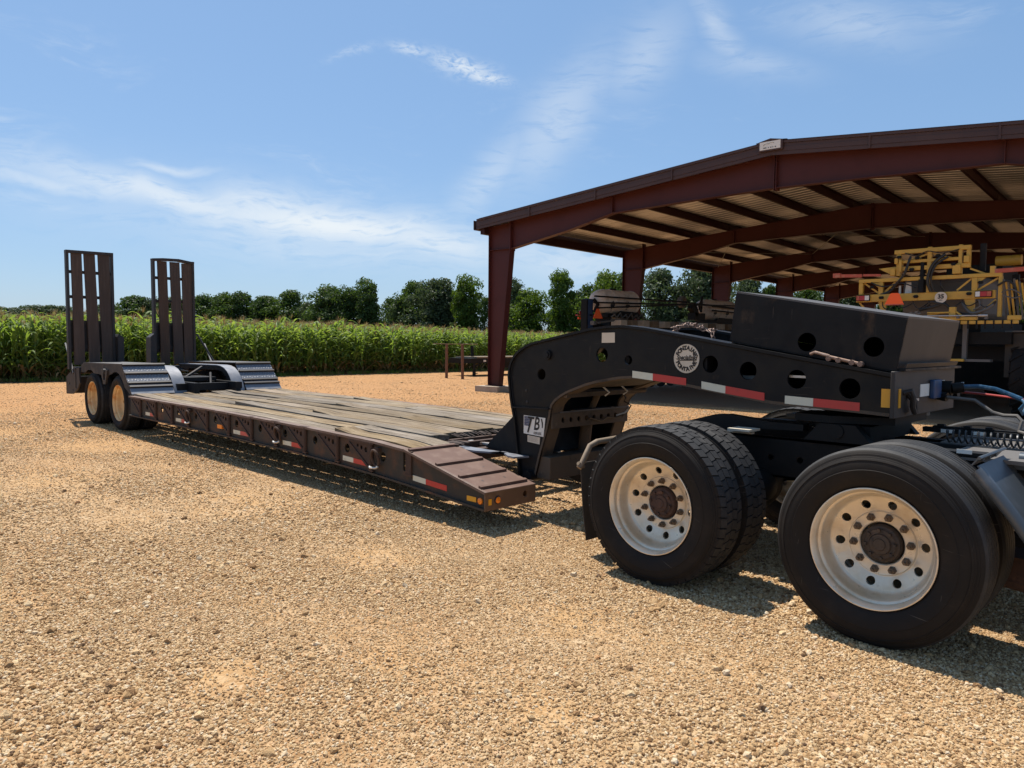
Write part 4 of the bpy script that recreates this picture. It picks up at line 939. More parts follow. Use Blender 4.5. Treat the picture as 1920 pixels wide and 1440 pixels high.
# ---- rear: fenders, wheels, hitch frame, tail
def fender(sgn):
    f = lambda y: y if sgn > 0 else 2*YC-y
    ya, yb = sorted((f(3.985), f(3.997)))
    arc = lambda cx, a0, a1, n=9: [(cx+.505*math.cos(a), .462+.505*math.sin(a)) for a in np.linspace(a0, a1, n)]
    sk = [(-15.11, .90), (-15.11, .985), (-14.935, 1.068), (-12.912, 1.092), (-12.46, .632), (-12.52, .632)]
    sk += [(x, z) for x, z in arc(-13.2, R_(33), R_(112)) ]+[(-13.53, .90), (-13.58, .88), (-13.74, .88), (-14.07, .90)]
    sk += [(x, z) for x, z in arc(-14.6, R_(62), R_(113))]+[(-14.86, .90)]
    mb = MB(); mb.plate(sk, [], ya, yb); obj('fender_skirt', mb, 'dusty_black' if sgn > 0 else 'black_steel', TR)
    a, b = sorted((f(3.985), f(4.64)))
    mb = MB(); mb.strip([(-15.13, .985), (-14.94, 1.070), (-12.91, 1.0945)], .012, a, b, side=1); obj('fender_top', mb, 'fender_top', TR)
    P = lambda t: (-12.91+t*.46, 1.0945-t*.46)
    for i, (t0, t1) in enumerate(((.0, .30), (.30, .62), (.62, .78))):
        mb = MB(); mb.strip([P(t0+.03), P(t1-.005)], .012, a, b, side=1); obj('tread_panel', mb, 'tread_plate', TR)
    mb = MB(); mb.strip([P(.80), P(1.0)], .012, a, b, side=1); obj('slope_panel', mb, 'slope_steel', TR)
    for t0 in (.02, .31, .63, .755):
        x, z = P(t0); mb = MB(); d = .042
        mb.add([(x+.0, a, z+.002), (x+.03, a, z-.028), (x+.052, a, z+.010), (x+.022, a, z+.030), (x+.0, b, z+.002), (x+.03, b, z-.028), (x+.052, b, z+.010), (x+.022, b, z+.030)],
               [(0,3,2,1),(4,5,6,7),(0,1,5,4),(1,2,6,5),(2,3,7,6),(3,0,4,7)]); obj('grip_bar', mb, 'letter_black' if False else 'ramp_steel', TR)
    # inner arch
    a2, b2 = sorted((f(4.655), f(4.855)))
    mb = MB(); pth = [(-14.9, 1.03), (-13.18, 1.045), (-13.02, 1.035), (-12.88, 1.005), (-12.76, .95), (-12.66, .87), (-12.58, .77), (-12.52, .68), (-12.49, .61)]
    mb.strip(pth, .014, a2, b2, side=1); obj('inner_arch', mb, 'slope_steel', TR)
    mb = MB(); mb.plate(pth+[(-12.6, .61), (-12.68, .75), (-12.80, .87), (-12.95, .95), (-13.15, .97), (-14.9, .96)], [], *sorted((f(4.842), f(4.855)))); obj('arch_web', mb, 'black_steel', TR)
    # spring hanger between the wheels
    mb = MB(); mb.plate([(-13.87, .985), (-13.86, .93), (-13.755, .745), (-13.64, .745), (-13.545, .93), (-13.54, .985)], [[(-13.735, .82), (-13.655, .82), (-13.645, .91), (-13.69, .94), (-13.745, .91)]], *sorted((f(3.955), f(3.985)))); mb.tube([(-13.70, f(3.94), .965), (-13.70, f(4.02), .965)], .04, 12); obj('spring_hanger', mb, 'ramp_steel', TR)
    # tail
    mb = MB(); mb.plate([(-15.92, .465), (-15.92, .79), (-15.74, .86), (-15.42, .95), (-15.11, .985), (-15.08, .70), (-15.25, .57), (-15.55, .48)], [circ(-15.72, .665, .022, 12), circ(-15.50, .555, .02, 10)], *sorted((f(3.95), f(3.975)))); obj('tail_plate', mb, 'ramp_steel', TR)
    mb = MB(); mb.box(-15.95, -15.90, *sorted((f(3.95), f(4.60))), .47, .79); mb.box(-15.5, -15.1, *sorted((f(3.975), f(4.6))), .90, .94); mb.box(-15.42, -15.30, *sorted((f(3.94), f(4.02))), .60, .98); mb.tube([(-15.42, f(3.93), .90), (-15.42, f(4.7), .90)], .045, 10); obj('tail_frame', mb, 'ramp_steel', TR)
    mb = MB(); mb.tube([(-15.9, f(3.94), 1.42), (-15.40, f(3.94), .87)], .016, 8); obj('ramp_strut', mb, 'thin_steel', TR)
fender(1); fender(-1)
for x in (-13.2, -14.585):
    sp_ = rng.random()*6
    wheel(TR, x, 4.02, .457, TY_TRL, RIM_RUST, HUB_T, nuts=False, spin=sp_)
    wheel(TR, x, 4.30, .457, TY_TRL, RIM_RUST, None, spin=sp_)
    wheel(TR, x, 2*YC-4.02, .457, TY_TRL, RIM_RUST, HUB_T, flip=True)
    wheel(TR, x, 2*YC-4.30, .457, TY_TRL, RIM_RUST, None, flip=True)
    mb = MB(); mb.tube([(x, 4.2, .457), (x, 2*YC-4.2, .457)], .065, 12); obj('axle', mb, 'black_steel', TR)
mb = MB()
for y in (4.90, 5.60): mb.box(-15.6, -12.2, y-.04, y+.04, .62, .80)
for x in (-12.55, -13.1, -13.9, -14.6, -15.3): mb.box(x-.05, x+.05, 4.7, 5.8, .66, .78)
mb.box(-13.6, -12.9, 4.98, 5.52, .80, .86)
obj('rear_frame', mb, 'black_steel', TR)
mb = MB(); mb.tube([(-12.60, 5.30, .64), (-12.95, 5.44, .93)], .020, 8); mb.beam((-13.35, 5.10, .80), (-13.45, 5.50, 1.02), .05, .035); obj('frame_brace', mb, 'ramp_steel', TR)
mb = MB(); mb.tube([(-13.2, 4.95, .86), (-13.1, 5.0, .98), (-13.0, 5.08, .96)], .012, 6); obj('air_line', mb, 'hose_black', TR)
mb = MB(); mb.box(-12.47, -12.43, 4.64, 5.86, .54, .62); obj('deck_end_plate', mb, 'slope_steel', TR)
# ---- loading ramps standing upright at the tail
def ramp(y0, y1, zb, zt, pl, bent, label, skew):
    r = empty('loading_ramp', (-15.5+9, (y0+y1)/2-YC, zb), TR); r['label'] = label
    X = lambda z: -15.52-(z-zb)*.02
    for ya, yb in ((y0, y0+.045), (y1-.045, y1)):
        mb = MB(); mb.add([(X(zb)-.06, ya, zb-.06), (X(zb)+.05, ya, zb-.06), (X(zb)+.05, yb, zb-.06), (X(zb)-.06, yb, zb-.06), (X(zt)-.06, ya, zt), (X(zt)+.05, ya, zt), (X(zt)+.05, yb, zt), (X(zt)-.06, yb, zt)],
                          [(0,3,2,1),(4,5,6,7),(0,1,5,4),(1,2,6,5),(2,3,7,6),(3,0,4,7)]); obj('side_rail', mb, 'ramp_steel', r)
    mb = MB()
    if bent:
        ym = y0+.62*(y1-y0); pts = [(y0, zt), (y0+.2, zt+.02), (ym, zt+.028), (y1, zt-.015)]
    else: pts = [(y0, zt), (y1, zt+.008)]
    for a, b in zip(pts[:-1], pts[1:]): mb.beam((X(zt)-.005, a[0], a[1]-.02), (X(zt)-.005, b[0], b[1]-.02), .12, .05)
    obj('top_rail', mb, 'ramp_steel', r)
    for z in (zb+.35, zb+.82, zb+1.28, zb+1.74):
        mb = MB(); mb.box(X(z)-.06, X(z)-.02, y0+.03, y1-.03, z-.028, z+.028); obj('cross_bar', mb, 'ramp_steel', r)
    mb = MB(); mb.box(X(zb)-.075, X(zb)-.062, y0+.03, y1-.03, zb+.26, zb+.82); obj('back_plate', mb, 'ramp_steel', r)
    for i, (a, b) in enumerate(pl):
        z0, z1 = zb+.02, zt-(.035 if i < 2 or not bent else .05); sk = skew[i]
        mb = MB(); vs = []
        for k in range(7):
            t = k/6; z = z0+(z1-z0)*t; dx = .008*math.sin(t*3+i*2); s = sk*(1-t)
            vs += [(X(z)-.018+dx, a+s, z), (X(z)+.030+dx, a+s, z), (X(z)+.030+dx, b+s, z), (X(z)-.018+dx, b+s, z)]
        fs = [(k*4+j, k*4+(j+1) % 4, k*4+4+(j+1) % 4, k*4+4+j) for k in range(6) for j in range(4)]+[(3, 2, 1, 0), (24, 25, 26, 27)]
        mb.add(vs, fs); obj('plank', mb, 'ramp_wood', r, smooth=False)
    return r
r1 = ramp(3.885, 4.685, 1.0, 3.125, [(3.975, 4.150), (4.190, 4.375), (4.425, 4.615)], False, 'upright ramp on the near side', (.01, .045, .04))
r2 = ramp(5.395, 6.21, .99, 3.095, [(5.50, 5.675), (5.745, 5.928), (5.972, 6.165)], True, 'upright ramp on the far side with bent top', (.025, .035, .02))
mb = MB(); mb.box(-15.62, -15.36, 4.695, 4.80, 1.02, 1.545); mb.plate([(4.695, 1.545), (4.80, 1.545), (4.72, 1.60)], [], -15.60, -15.40, 'X'); obj('spring_box', mb, 'ramp_steel', r1)
mb = MB(); mb.box(-15.62, -15.36, 5.285, 5.39, 1.02, 1.545); mb.plate([(5.285, 1.545), (5.39, 1.545), (5.37, 1.62)], [], -15.60, -15.40, 'X'); obj('spring_box', mb, 'ramp_steel', r2)
mb = MB(); mb.beam((-15.5, 6.24, 1.62), (-15.3, 6.55, .98), .04, .03); obj('ramp_strut', mb, 'ramp_steel', TR)
mb = MB(); mb.box(-15.6, -15.45, 3.95, 2*YC-3.95, .86, .98); obj('tail_crossmember', mb, 'ramp_steel', TR)

# loose chain on the gooseneck, load binder, air lines
def chain_links(path, L=.046, r=.0048):
    mb = MB(); pts = [Vector(p) for p in path]; d = 0; out = []
    for a, b in zip(pts[:-1], pts[1:]):
        n = max(1, int((b-a).length/(L*.72)))
        for i in range(n): out.append((a.lerp(b, i/n), (b-a).normalized()))
    for i, (p, dr) in enumerate(out):
        u = dr; v = u.cross(Vector((0, 0, 1))); v = v.normalized() if v.length > .01 else Vector((0, 1, 0)); w_ = u.cross(v)
        ang = rng.normal(.0, .35)+(PI/2 if i % 2 else 0); s = v*math.cos(ang)+w_*math.sin(ang)
        loop = []
        for k in range(12):
            t = 2*PI*k/12; loop.append(p+u*(L*.5*math.cos(t))+s*(L*.30*math.sin(t)))
        mb.tube(loop, r, 5, closed=True)
    return mb
pth = [(-3.30, 5.16, 1.575)]
for i in range(14): pth.append((-3.28+i*.024+rng.normal(0, .012), 5.05+.09*math.sin(i*2.1)+rng.normal(0, .02), 1.575+.07*math.sin(PI*(i+2)/17)+rng.normal(0, .01)))
pth += [(-2.93, 4.98, 1.60), (-2.88, 4.95, 1.575), (-2.86, 4.93, 1.54), (-2.85, 4.92, 1.48)]
tag(obj('chain', chain_links(pth), 'chain_steel'), 'rusty tow chain heaped on top of the black gooseneck', 'chain')
mb = MB(); sl = lambda x: 1.337+(-1.513-x)*.1606
mb.tube([(-2.02, 4.665, sl(-2.02)+.025), (-1.99, 4.665, sl(-1.99)+.042), (-1.90, 4.665, sl(-1.90)+.035)], .010, 8)
mb.tube([(-1.90, 4.665, sl(-1.9)+.030), (-1.70, 4.665, sl(-1.7)+.020)], .011, 10)
for x in (-1.90, -1.84, -1.76, -1.71): mb.tube([(x, 4.648, sl(x)+.020), (x, 4.682, sl(x)+.020)], .017, 8)
tag(obj('load_binder', mb, 'chain_steel'), 'small steel load binder lying along the top edge of the gooseneck', 'binder')
mb = MB(); pts = [(-1.37, 5.52, 1.238), (-1.28, 5.50, 1.245), (-1.18, 5.46, 1.235), (-1.08, 5.40, 1.205), (-1.02, 5.36, 1.185), (-.985, 5.33, 1.15), (-1.0, 5.30, 1.10), (-1.01, 5.28, 1.13), (-.97, 5.26, 1.18), (-.93, 5.2, 1.17), (-.9, 5.15, 1.10), (-.6, 5.1, 1.15)]
mb.tube(pts, .0095, 10)
for i in range(60):   # the coil wrapped round the line
    t = i/59*4; k = int(min(t, 3.999)); p = Vector(pts[k]).lerp(Vector(pts[k+1]), t-k); d = (Vector(pts[k+1])-Vector(pts[k])).normalized(); a = d.orthogonal().normalized(); b = d.cross(a)
    mb.tube([p+(a*math.cos(q)+b*math.sin(q))*.0120 for q in np.linspace(0, 2*PI, 9)[:-1]], .003, 4, closed=True)
tag(obj('air_hose', mb, 'hose_blue'), 'blue coiled air hose running from the gooseneck front to the right', 'hose', 'air lines')
mb = MB(); mb.tube([(-1.42, 5.60, 1.20), (-1.30, 5.58, 1.195), (-1.15, 5.48, 1.19), (-1.0, 5.40, 1.18), (-.95, 5.36, 1.10), (-.6, 5.3, 1.15)], .0075, 8); tag(obj('air_hose', mb, 'hose_red'), 'thin red air hose just below the blue coiled one', 'hose', 'air lines')
mb = MB(); mb.tube([(-1.44, 5.43, 1.17), (-1.28, 5.42, 1.16), (-1.18, 5.42, 1.09), (-1.12, 5.42, 1.075), (-1.04, 5.38, 1.08), (-1.01, 5.36, 1.05), (-1.02, 5.34, .99), (-.98, 5.3, .985), (-.85, 5.2, 1.03), (-.5, 5.1, 1.1)], .011, 8); tag(obj('electric_cable', mb, 'machine_grey'), 'grey electric cable sagging below the air hoses', 'cable')

# ------------------------------------------------------------------ the truck tractor under the gooseneck
TC = 5.14
TK = thing('truck_tractor', (-2.0, TC, 0), 'rear of a black truck tractor with dual drive wheels under the gooseneck', 'truck')
XA, XB, YW = -2.65, -1.33, 3.84
mirr = lambda y: 2*TC-y
for x, ty, hub, sp_, lb in ((XA, TY_LUG, HUB_R, .35, 'wheel with lugged tyre and rusty hub'), (XB, TY_RIB, HUB_D, .10, 'wheel with ribbed tyre and dark hub')):
    wheel(TK, x, YW, .493, ty, RIM_ALU, hub, nuts=True, spin=sp_, label=lb)
    wheel(TK, x, YW+.575, .493, ty, RIM_ALU, None, flip=True, spin=.2)
    wheel(TK, x, mirr(YW), .493, ty, RIM_ALU, hub, nuts=True, flip=True)
    wheel(TK, x, mirr(YW+.575), .493, ty, RIM_ALU, None)
    mb = MB(); mb.tube([(x, 4.0, .493), (x, 4.75, .493)], .075, 14); mb.tube([(x, mirr(4.0), .493), (x, mirr(4.75), .493)], .075, 14); mb.lathe([(.06, -.40), (.13, -.22), (.20, -.12), (.225, 0), (.20, .12), (.13, .22), (.06, .40)], c=(x, TC, .493), n=24); obj('drive_axle', mb, 'machine_black', TK)
    mb = MB(); mb.lathe([(.01, 0), (.10, 0), (.115, .04), (.115, .14), (.10, .17), (.01, .17)], c=(x+.28, 4.62, .55), n=18); mb.lathe([(.01, 0), (.10, 0), (.115, .04), (.115, .14), (.10, .17), (.01, .17)], c=(x-.30, mirr(4.79), .55), n=18); obj('air_spring', mb, 'machine_black', TK)
    mb = MB(); mb.lathe([(.12, 0), (.13, .05), (.10, .09), (.13, .13), (.12, .25)], c=(x-.30, 4.66, .45), axis='Z', n=18); mb.lathe([(.12, 0), (.13, .05), (.10, .09), (.13, .13), (.12, .25)], c=(x-.30, mirr(4.66), .45), axis='Z', n=18); mb.beam((x+.30, 4.66, .50), (x-.42, 4.66, .41), .08, .05); mb.beam((x+.3, mirr(4.66), .5), (x-.42, mirr(4.66), .41), .08, .05); obj('suspension', mb, 'machine_black', TK)
for y in (4.74, mirr(4.74)):
    s = 1 if y < TC else -1
    mb = MB(); prof = [(-3.28, .70), (-3.28, .80), (-3.10, .885), (2.6, .885), (2.6, .62), (-3.05, .62)]
    mb.plate(prof, [circ(x, .75, .022, 10) for x in (-2.3, -2.1, -1.9, -1.0, -.8)], *sorted((y, y+s*.012))); mb.strip([(-3.10, .885), (2.6, .885)], .012, *sorted((y-s*.0, y+s*.085)), side=-1); mb.strip([(-3.05, .62), (2.6, .62)], .012, *sorted((y, y+s*.085)), side=1)
    obj('frame_rail', mb, 'machine_black', TK)
    # pick-up ramp on top of the rail
    mb = MB(); mb.plate([(-3.02, .898), (-2.97, .935), (-2.72, 1.006), (-2.62, 1.012), (-2.30, .985), (-2.08, .985), (-2.08, .945), (-2.45, .93), (-2.60, .90)] if y < TC else [(-3.02, .898), (-2.9, .92), (-2.6, .93), (-2.2, .925), (-2.2, .90)], [], *sorted((y-s*.01, y+s*.08))); obj('pickup_ramp', mb, 'machine_black', TK)
mb = MB()
for x in (-3.2, -2.0, -.95, .2, 1.4): mb.box(x-.05, x+.05, 4.75, mirr(4.75), .66, .85)
obj('frame_crossmember', mb, 'machine_black', TK)
mb = MB(); mb.box(-2.52, -2.36, 4.55, 4.70, .925, .94); mb.box(-2.56, -2.38, 4.62, 4.66, .905, .915); obj('deck_bracket', mb, 'deck_bright', TK)
# fifth wheel
mb = MB(); pts = [(TC-.40, -2.14), (TC-.12, -2.16), (TC-.02, -1.9), (TC+.02, -1.9), (TC+.12, -2.16), (TC+.40, -2.14), (TC+.45, -1.9), (TC+.30, -1.56), (TC-.30, -1.56), (TC-.45, -1.9)]
mb.plate([(x, y) for y, x in pts], [], 1.015, 1.060, 'Z'); mb.box(-2.02, -1.68, TC-.36, TC+.40, .90, 1.0); mb.tube([(-1.85, TC-.46, .965), (-1.85, TC+.46, .965)], .045, 10); mb.plate([(-2.06, .898), (-1.64, .898), (-1.74, 1.01), (-1.96, 1.01)], [], TC-.45, TC-.38); mb.plate([(-2.06, .898), (-1.64, .898), (-1.74, 1.01), (-1.96, 1.01)], [], TC+.38, TC+.45)
obj('fifth_wheel', mb, 'machine_black', TK)
mb = MB(); mb.tube([(-1.85, TC, 1.0), (-1.85, TC, 1.11)], .045, 12); obj('kingpin', mb, 'machine_black', TR)
mb = MB(); mb.box(-2.05, -1.62, 5.55, 5.72, 1.02, 1.068); mb.box(-2.52, -2.2, 5.42, 5.62, .965, .985); obj('release_bracket', mb, 'machine_grey', TK)
# mud flap with its pipe hanger behind the rear drive wheel
mb = MB(); mb.tube([(-3.27, 4.75, .80), (-3.31, 4.38, .808), (-3.32, 4.16, .800), (-3.335, 4.10, .775), (-3.345, 4.02, .650), (-3.35, 4.0, .625)], .021, 12); mb.tube([(-3.35, 3.99, .66), (-3.35, 4.05, .63)], .014, 8); obj('flap_hanger', mb, 'flap_pipe', TK)
mb = MB(); vs = []
for i in range(7):
    t = i/6; z = .66-.55*t; x = -3.352+.035*t*t
    vs += [(x, 4.015+.03*t, z), (x+.006, 4.015+.03*t, z), (x+.006, 4.42, z), (x, 4.42, z)]
mb.add(vs, [(k*4+j, k*4+(j+1) % 4, k*4+4+(j+1) % 4, k*4+4+j) for k in range(6) for j in range(4)]+[(3, 2, 1, 0), (24, 25, 26, 27)]); obj('mud_flap', mb, 'rubber_flap', TK)
mb = MB(); mb.tube([(-3.27, mirr(4.75), .80), (-3.31, mirr(4.38), .808), (-3.345, mirr(4.02), .65)], .021, 12); obj('flap_hanger', mb, 'flap_pipe', TK)
# deck behind the cab: plates, coiled hose, strips
mb = MB(); mb.box(-1.34, .9, 4.95, mirr(4.83), .905, .93); mb.box(-1.16, .9, 4.36, 4.80, .915, .935); obj('catwalk_plate', mb, 'machine_grey', TK)
mb = MB(); mb.box(-1.55, -.85, 5.33, 5.39, .945, .975); mb.box(-1.50, -.8, 5.36, 5.40, .97, .985)
for x in (-1.45, -1.30, -1.18, -1.0): mb.box(x-.02, x+.02, 5.35, 5.39, .98, .998)
mb.box(-1.20, -.98, 4.36, 4.46, .93, .955); mb.box(-1.62, -1.05, 4.82, 4.87, .90, .935); obj('hose_tray', mb, 'machine_black', TK)
mb = MB()
for x0, x1, y in ((-1.44, -1.37, 5.328), (-1.27, -1.20, 5.328), (-1.10, -1.03, 4.355)): mb.box(x0, x1, y-.004, y, .948, .970)
obj('reflective_tape', mb, 'decal_white', TK)
mb = MB(); pts = []
for i in range(150):
    t = i/149; a = t*2*PI*13
    pts.append((-1.32+.42*t, 4.98+.035*math.cos(a), .968+.035*math.sin(a)))
mb.tube(pts, .006, 5); obj('coiled_line', mb, 'hose_black', TK)
# quarter fender ahead of the front drive wheel
mb = MB(); prof = [(-.915, .945), (-.895, .925), (-.84, .855), (-.76, .755), (-.68, .64), (-.62, .52), (-.58, .40)]
mb.strip(prof, .006, 3.96, 4.44, side=1); fq = obj('quarter_fender', mb, 'grey_fender', TK)
mb = MB(); mb.tube([(x, 3.955, z-.02) for x, z in prof], .030, 12); obj('rolled_edge', mb, 'grey_fender', fq)
mb = MB(); mb.strip([(-.935, .945), (-.905, .985)], .006, 3.96, 4.44, side=1); mb.tube([(-.905, 3.95, .985), (-.905, 4.44, .985)], .008, 6)
for y in (4.05, 4.17, 4.29): mb.lathe([(.0005, .012), (.008, .010), (.009, 0)], c=(-.918, y, .965), axis='X', n=8)
obj('fender_lip', mb, 'grey_fender', fq)
mb = MB(); mb.tube([(-.86, 4.42, .86), (-.80, 4.78, .80)], .02, 8); mb.tube([(-.70, 4.42, .66), (-.70, 4.78, .72)], .02, 8); obj('fender_bracket', mb, 'machine_black', TK)
mb = MB(); mb.tube([(-.85, 4.50, .93), (.9, 4.50, .93)], .035, 12); mb.box(-.95, .9, 4.46, 4.76, .88, .915); obj('step_tube', mb, 'grey_fender', TK)
mb = MB(); mb.tube([(-.95, 4.55, .30), (-.75, 4.55, .28)], .05, 10); mb.box(-.9, -.6, 4.5, 4.75, .30, .42); mb.tube([(-.845, 4.46, .60), (-.845, 4.50, .60)], .016, 8); obj('frame_bracket', mb, 'hub_rust', TK)

TREE_LIST = [
    (-79.1, 300, 11.9, 18.0, 'wide', 'leaf_grey', 'low hazy tree at the far left edge of the treeline'),
    (-77.66, 290, 12.5, 15.7, 'round', 'leaf_grey', 'low hazy tree just right of the far left edge'),
    (-76.42, 285, 12.4, 13.7, 'wide', 'leaf_grey', 'low hazy tree just left of the first upright ramp'),
    (-73.55, 270, 12.6, 13.3, 'wide', 'leaf_grey', 'low grey tree behind the right rail of the first ramp'),
    (-72.1, 225, 13.1, 12.1, 'round', 'leaf_dark', 'rounded tree between the two upright ramps, left of centre'),
    (-70.95, 225, 12.6, 9.7, 'wide', 'leaf_grey', 'tree partly behind the left rail of the second ramp'),
    (-69.44, 220, 12.8, 11.2, 'round', 'leaf_dark', 'tree seen through the slats of the second ramp'),
    (-67.61, 215, 13.3, 9.6, 'round', 'leaf_dark', 'dark tree just right of the second ramp'),
    (-66.12, 210, 13.6, 9.7, 'wide', 'leaf_mid', 'second tree to the right of the second ramp'),
    (-65.04, 205, 13.9, 9.6, 'round', 'leaf_dark', 'domed tree above the right fender of the trailer'),
    (-63.39, 200, 12.9, 9.7, 'wide', 'leaf_dark', 'low dark tree in the left stretch of the treeline'),
    (-61.71, 195, 13.9, 10.5, 'round', 'leaf_mid', 'rounded green tree before the first dip in the treeline'),
    (-60.46, 190, 11.3, 6.8, 'loose', 'leaf_grey', 'small grey tree in the dip of the treeline'),
    (-58.93, 180, 14.2, 10.1, 'round', 'leaf_dark', 'broad dark tree right of the treeline dip'),
    (-57.49, 176, 13.7, 8.8, 'wide', 'leaf_dark', 'dark tree touching the left side of the tall dome tree'),
    (-56.11, 172, 15.4, 8.9, 'tall', 'leaf_dark', 'tall domed dark tree with sky gaps at its foot'),
    (-54.44, 168, 11.5, 7.2, 'loose', 'leaf_dark', 'low tree in the gap right of the tall dome tree'),
    (-52.72, 160, 14.4, 8.9, 'round', 'leaf_mid', 'leafy tree left of centre in the treeline'),
    (-53.8, 158, 10.8, 5.5, 'loose', 'leaf_grey', 'small drooping tree at the middle of the treeline'),
    (-50.98, 152, 14.3, 9.4, 'wide', 'leaf_grey', 'greyish tree behind the bright green one'),
    (-48.7, 146, 14.3, 8.2, 'tall', 'leaf_bright', 'bright yellow green tree left of the first shed column'),
    (-47.31, 143, 10.5, 4.6, 'loose', 'leaf_mid', 'thin tree just left of the first shed column'),
    (-44.98, 138, 13.2, 5.7, 'tall', 'leaf_grey', 'dark narrow tree just right of the first shed column'),
    (-43.95, 135, 11.0, 8.0, 'round', 'leaf_bright', 'low bright tree right of the first shed column'),
    (-41.5, 130, 13.9, 6.4, 'tall', 'leaf_bright', 'tall light green tree standing alone between two shed columns'),
    (-39.46, 128, 11.7, 6.7, 'loose', 'leaf_mid', 'tree behind the pale tank left of the second column'),
    (-38.04, 126, 13.3, 7.2, 'round', 'leaf_bright', 'bushy tree just left of the second shed column'),
    (-36.56, 124, 13.3, 5.5, 'round', 'leaf_mid', 'tree hidden behind the second shed column'),
    (-34.09, 120, 13.2, 7.9, 'round', 'leaf_grey', 'grey green round tree right of the second column'),
    (-32.37, 119, 10.9, 4.1, 'loose', 'leaf_grey', 'low tree in the gap between two round grey ones'),
    (-30.97, 118, 13.9, 7.7, 'wide', 'leaf_grey', 'tallest grey green tree left of the third column'),
    (-27.71, 115, 11.8, 6.7, 'round', 'leaf_grey', 'grey green tree right of the third column'),
    (-26.16, 114, 10.4, 4.3, 'loose', 'leaf_mid', 'small green tree left of the fourth column'),
    (-23.7, 112, 10.1, 5.5, 'round', 'leaf_mid', 'tree between the fourth and fifth columns'),
    (-20.92, 110, 10.4, 5.6, 'round', 'leaf_grey', 'tree at the left edge of the yellow sprayer'),
    (-18.26, 108, 10.6, 6.2, 'wide', 'leaf_mid', 'tree behind the yellow sprayer'),
    (-14.79, 106, 10.6, 6.6, 'round', 'leaf_dark', 'tree behind the right side of the shed'),
    (-11.26, 104, 10.1, 6.2, 'round', 'leaf_mid', 'tree at the far right behind the shed'),
    (-8.27, 104, 9.9, 6.0, 'wide', 'leaf_dark', 'tree beyond the right edge of the shed'),
    (-81.3, 305, 12.1, 19.7, 'wide', 'leaf_grey', 'low hazy tree beyond the left edge of the view'),
]

# ------------------------------------------------------------------ open-sided equipment shed
XL, XRG, XRR = -16.84, -8.0, .84      # left column line, ridge, right column line (before the shed is turned)
YB, BAY, NB = 16.4, 7.5, 6
SHD = thing('equipment_shed', (XRG, YB, 0), 'open sided shed with dark red steel frames and low gable roof', 'shed')
SLP = .0892
rz = lambda x: 5.80-SLP*abs(x-XRG)           # top of the rafters
L0 = wloc(SHD)
def frame_meshes():
    col = MB(); col.plate([(-16.828, .187), (-16.41, .187), (-15.975, 4.28), (-15.975, 5.09), (-16.828, 5.02)], [], -.006, .006)
    col.strip([(-16.84, .187), (-16.84, 5.02)], .012, -.11, .11, side=-1); col.strip([(-16.40, .187), (-15.968, 4.28), (-15.968, 5.06)], .014, -.11, .11, side=1)
    col.box(-16.90, -16.34, -.15, .15, .172, .187); col.strip([(-16.828, 4.295), (-15.985, 4.295)], .010, -.10, .10); col.box(-15.985, -15.955, -.115, .115, 4.24, 5.22)
    for x in (-16.78, -16.46):
        for y in (-.12, .12): col.tube([(x, y, .187), (x, y, .222)], .014, 6)
    for z in (4.34, 4.48, 4.86, 5.0):
        for y in (-.06, .06): col.tube([(-15.99, y, z), (-15.93, y, z)], .016, 6)
    raf = MB(); bot = [(-15.955, 4.30), (-13.82, 4.66), (-12.40, 4.97), (-10.11, 5.035), (-8.02, 5.075)]; top = [(-8.02, 5.787), (-15.955, 5.085)]
    raf.plate(bot+top, [], -.005, .005); raf.strip(bot, .013, -.10, .10, side=-1); raf.strip([(-15.955, 5.085), (-8.02, 5.787)], .012, -.10, .10, side=1)
    raf.box(-8.03, -8.015, -.11, .11, 5.01, 5.82); raf.box(-12.405, -12.39, -.10, .10, 4.975, 5.40)
    for z in (5.06, 5.2, 5.64, 5.76):
        for y in (-.06, .06): raf.tube([(-8.05, y, z), (-8.0, y, z)], .016, 6)
    cr = MB(); cr.v = [(2*XRG-x, y, z) for x, y, z in col.v]; cr.f = [tuple(reversed(f)) for f in col.f]
    rr = MB(); rr.v = [(2*XRG-x, y, z) for x, y, z in raf.v]; rr.f = [tuple(reversed(f)) for f in raf.f]
    return col, raf, cr, rr
cl, rl_, cr, rr_ = frame_meshes()
def shift(mb, dx, dy, dz): mb.v = [(x+dx, y+dy, z+dz) for x, y, z in mb.v]; return mb
FM = []
for nm, mb in (('column', cl), ('rafter', rl_), ('column', cr), ('rafter', rr_)):
    FM.append((nm, mesh_of(nm, shift(mb, -L0.x, 0, 0), 'red_oxide')))
fo = MB(); fo.box(-.46, .46, -.42, .42, -.10, .172)
FOOT = mesh_of('footing', fo, 'concrete', smooth=False)
for i in range(NB):
    y = YB+BAY*i-L0.y
    for nm, me in FM: share(nm, me, SHD, (0, y, 0))
    for x in (XL+.22, XRR-.22): share('footing', FOOT, SHD, (x-L0.x, y, 0))
YE = YB+BAY*(NB-1)
for x in (-16.8, -15.4, -14.0, -12.6, -11.2, -9.85, -8.6, -7.4, -6.15, -4.8, -3.4, -2.0, -.6, .8):
    mb = MB(); z = rz(x)+.012
    if x in (-16.8, .8):
        d = -.12 if x < XRG else .12
        mb.box(x+d-.08, x+d+.08, YB-.30, YE+.30, 4.78, 5.03)
        obj('eave_strut', mb, 'purlin_paint', SHD); continue
    mb.box(x-.008, x+.008, YB-.28, YE+.28, z, z+.20); mb.box(x-.07, x-.0085, YB-.28, YE+.28, z, z+.010); mb.box(x+.0085, x+.07, YB-.28, YE+.28, z+.19, z+.20)
    for i in range(NB): mb.box(x+.01, x+.018, YB+BAY*i-.05, YB+BAY*i+.05, z+.005, z+.17)
    obj('purlin', mb, 'purlin_paint', SHD)
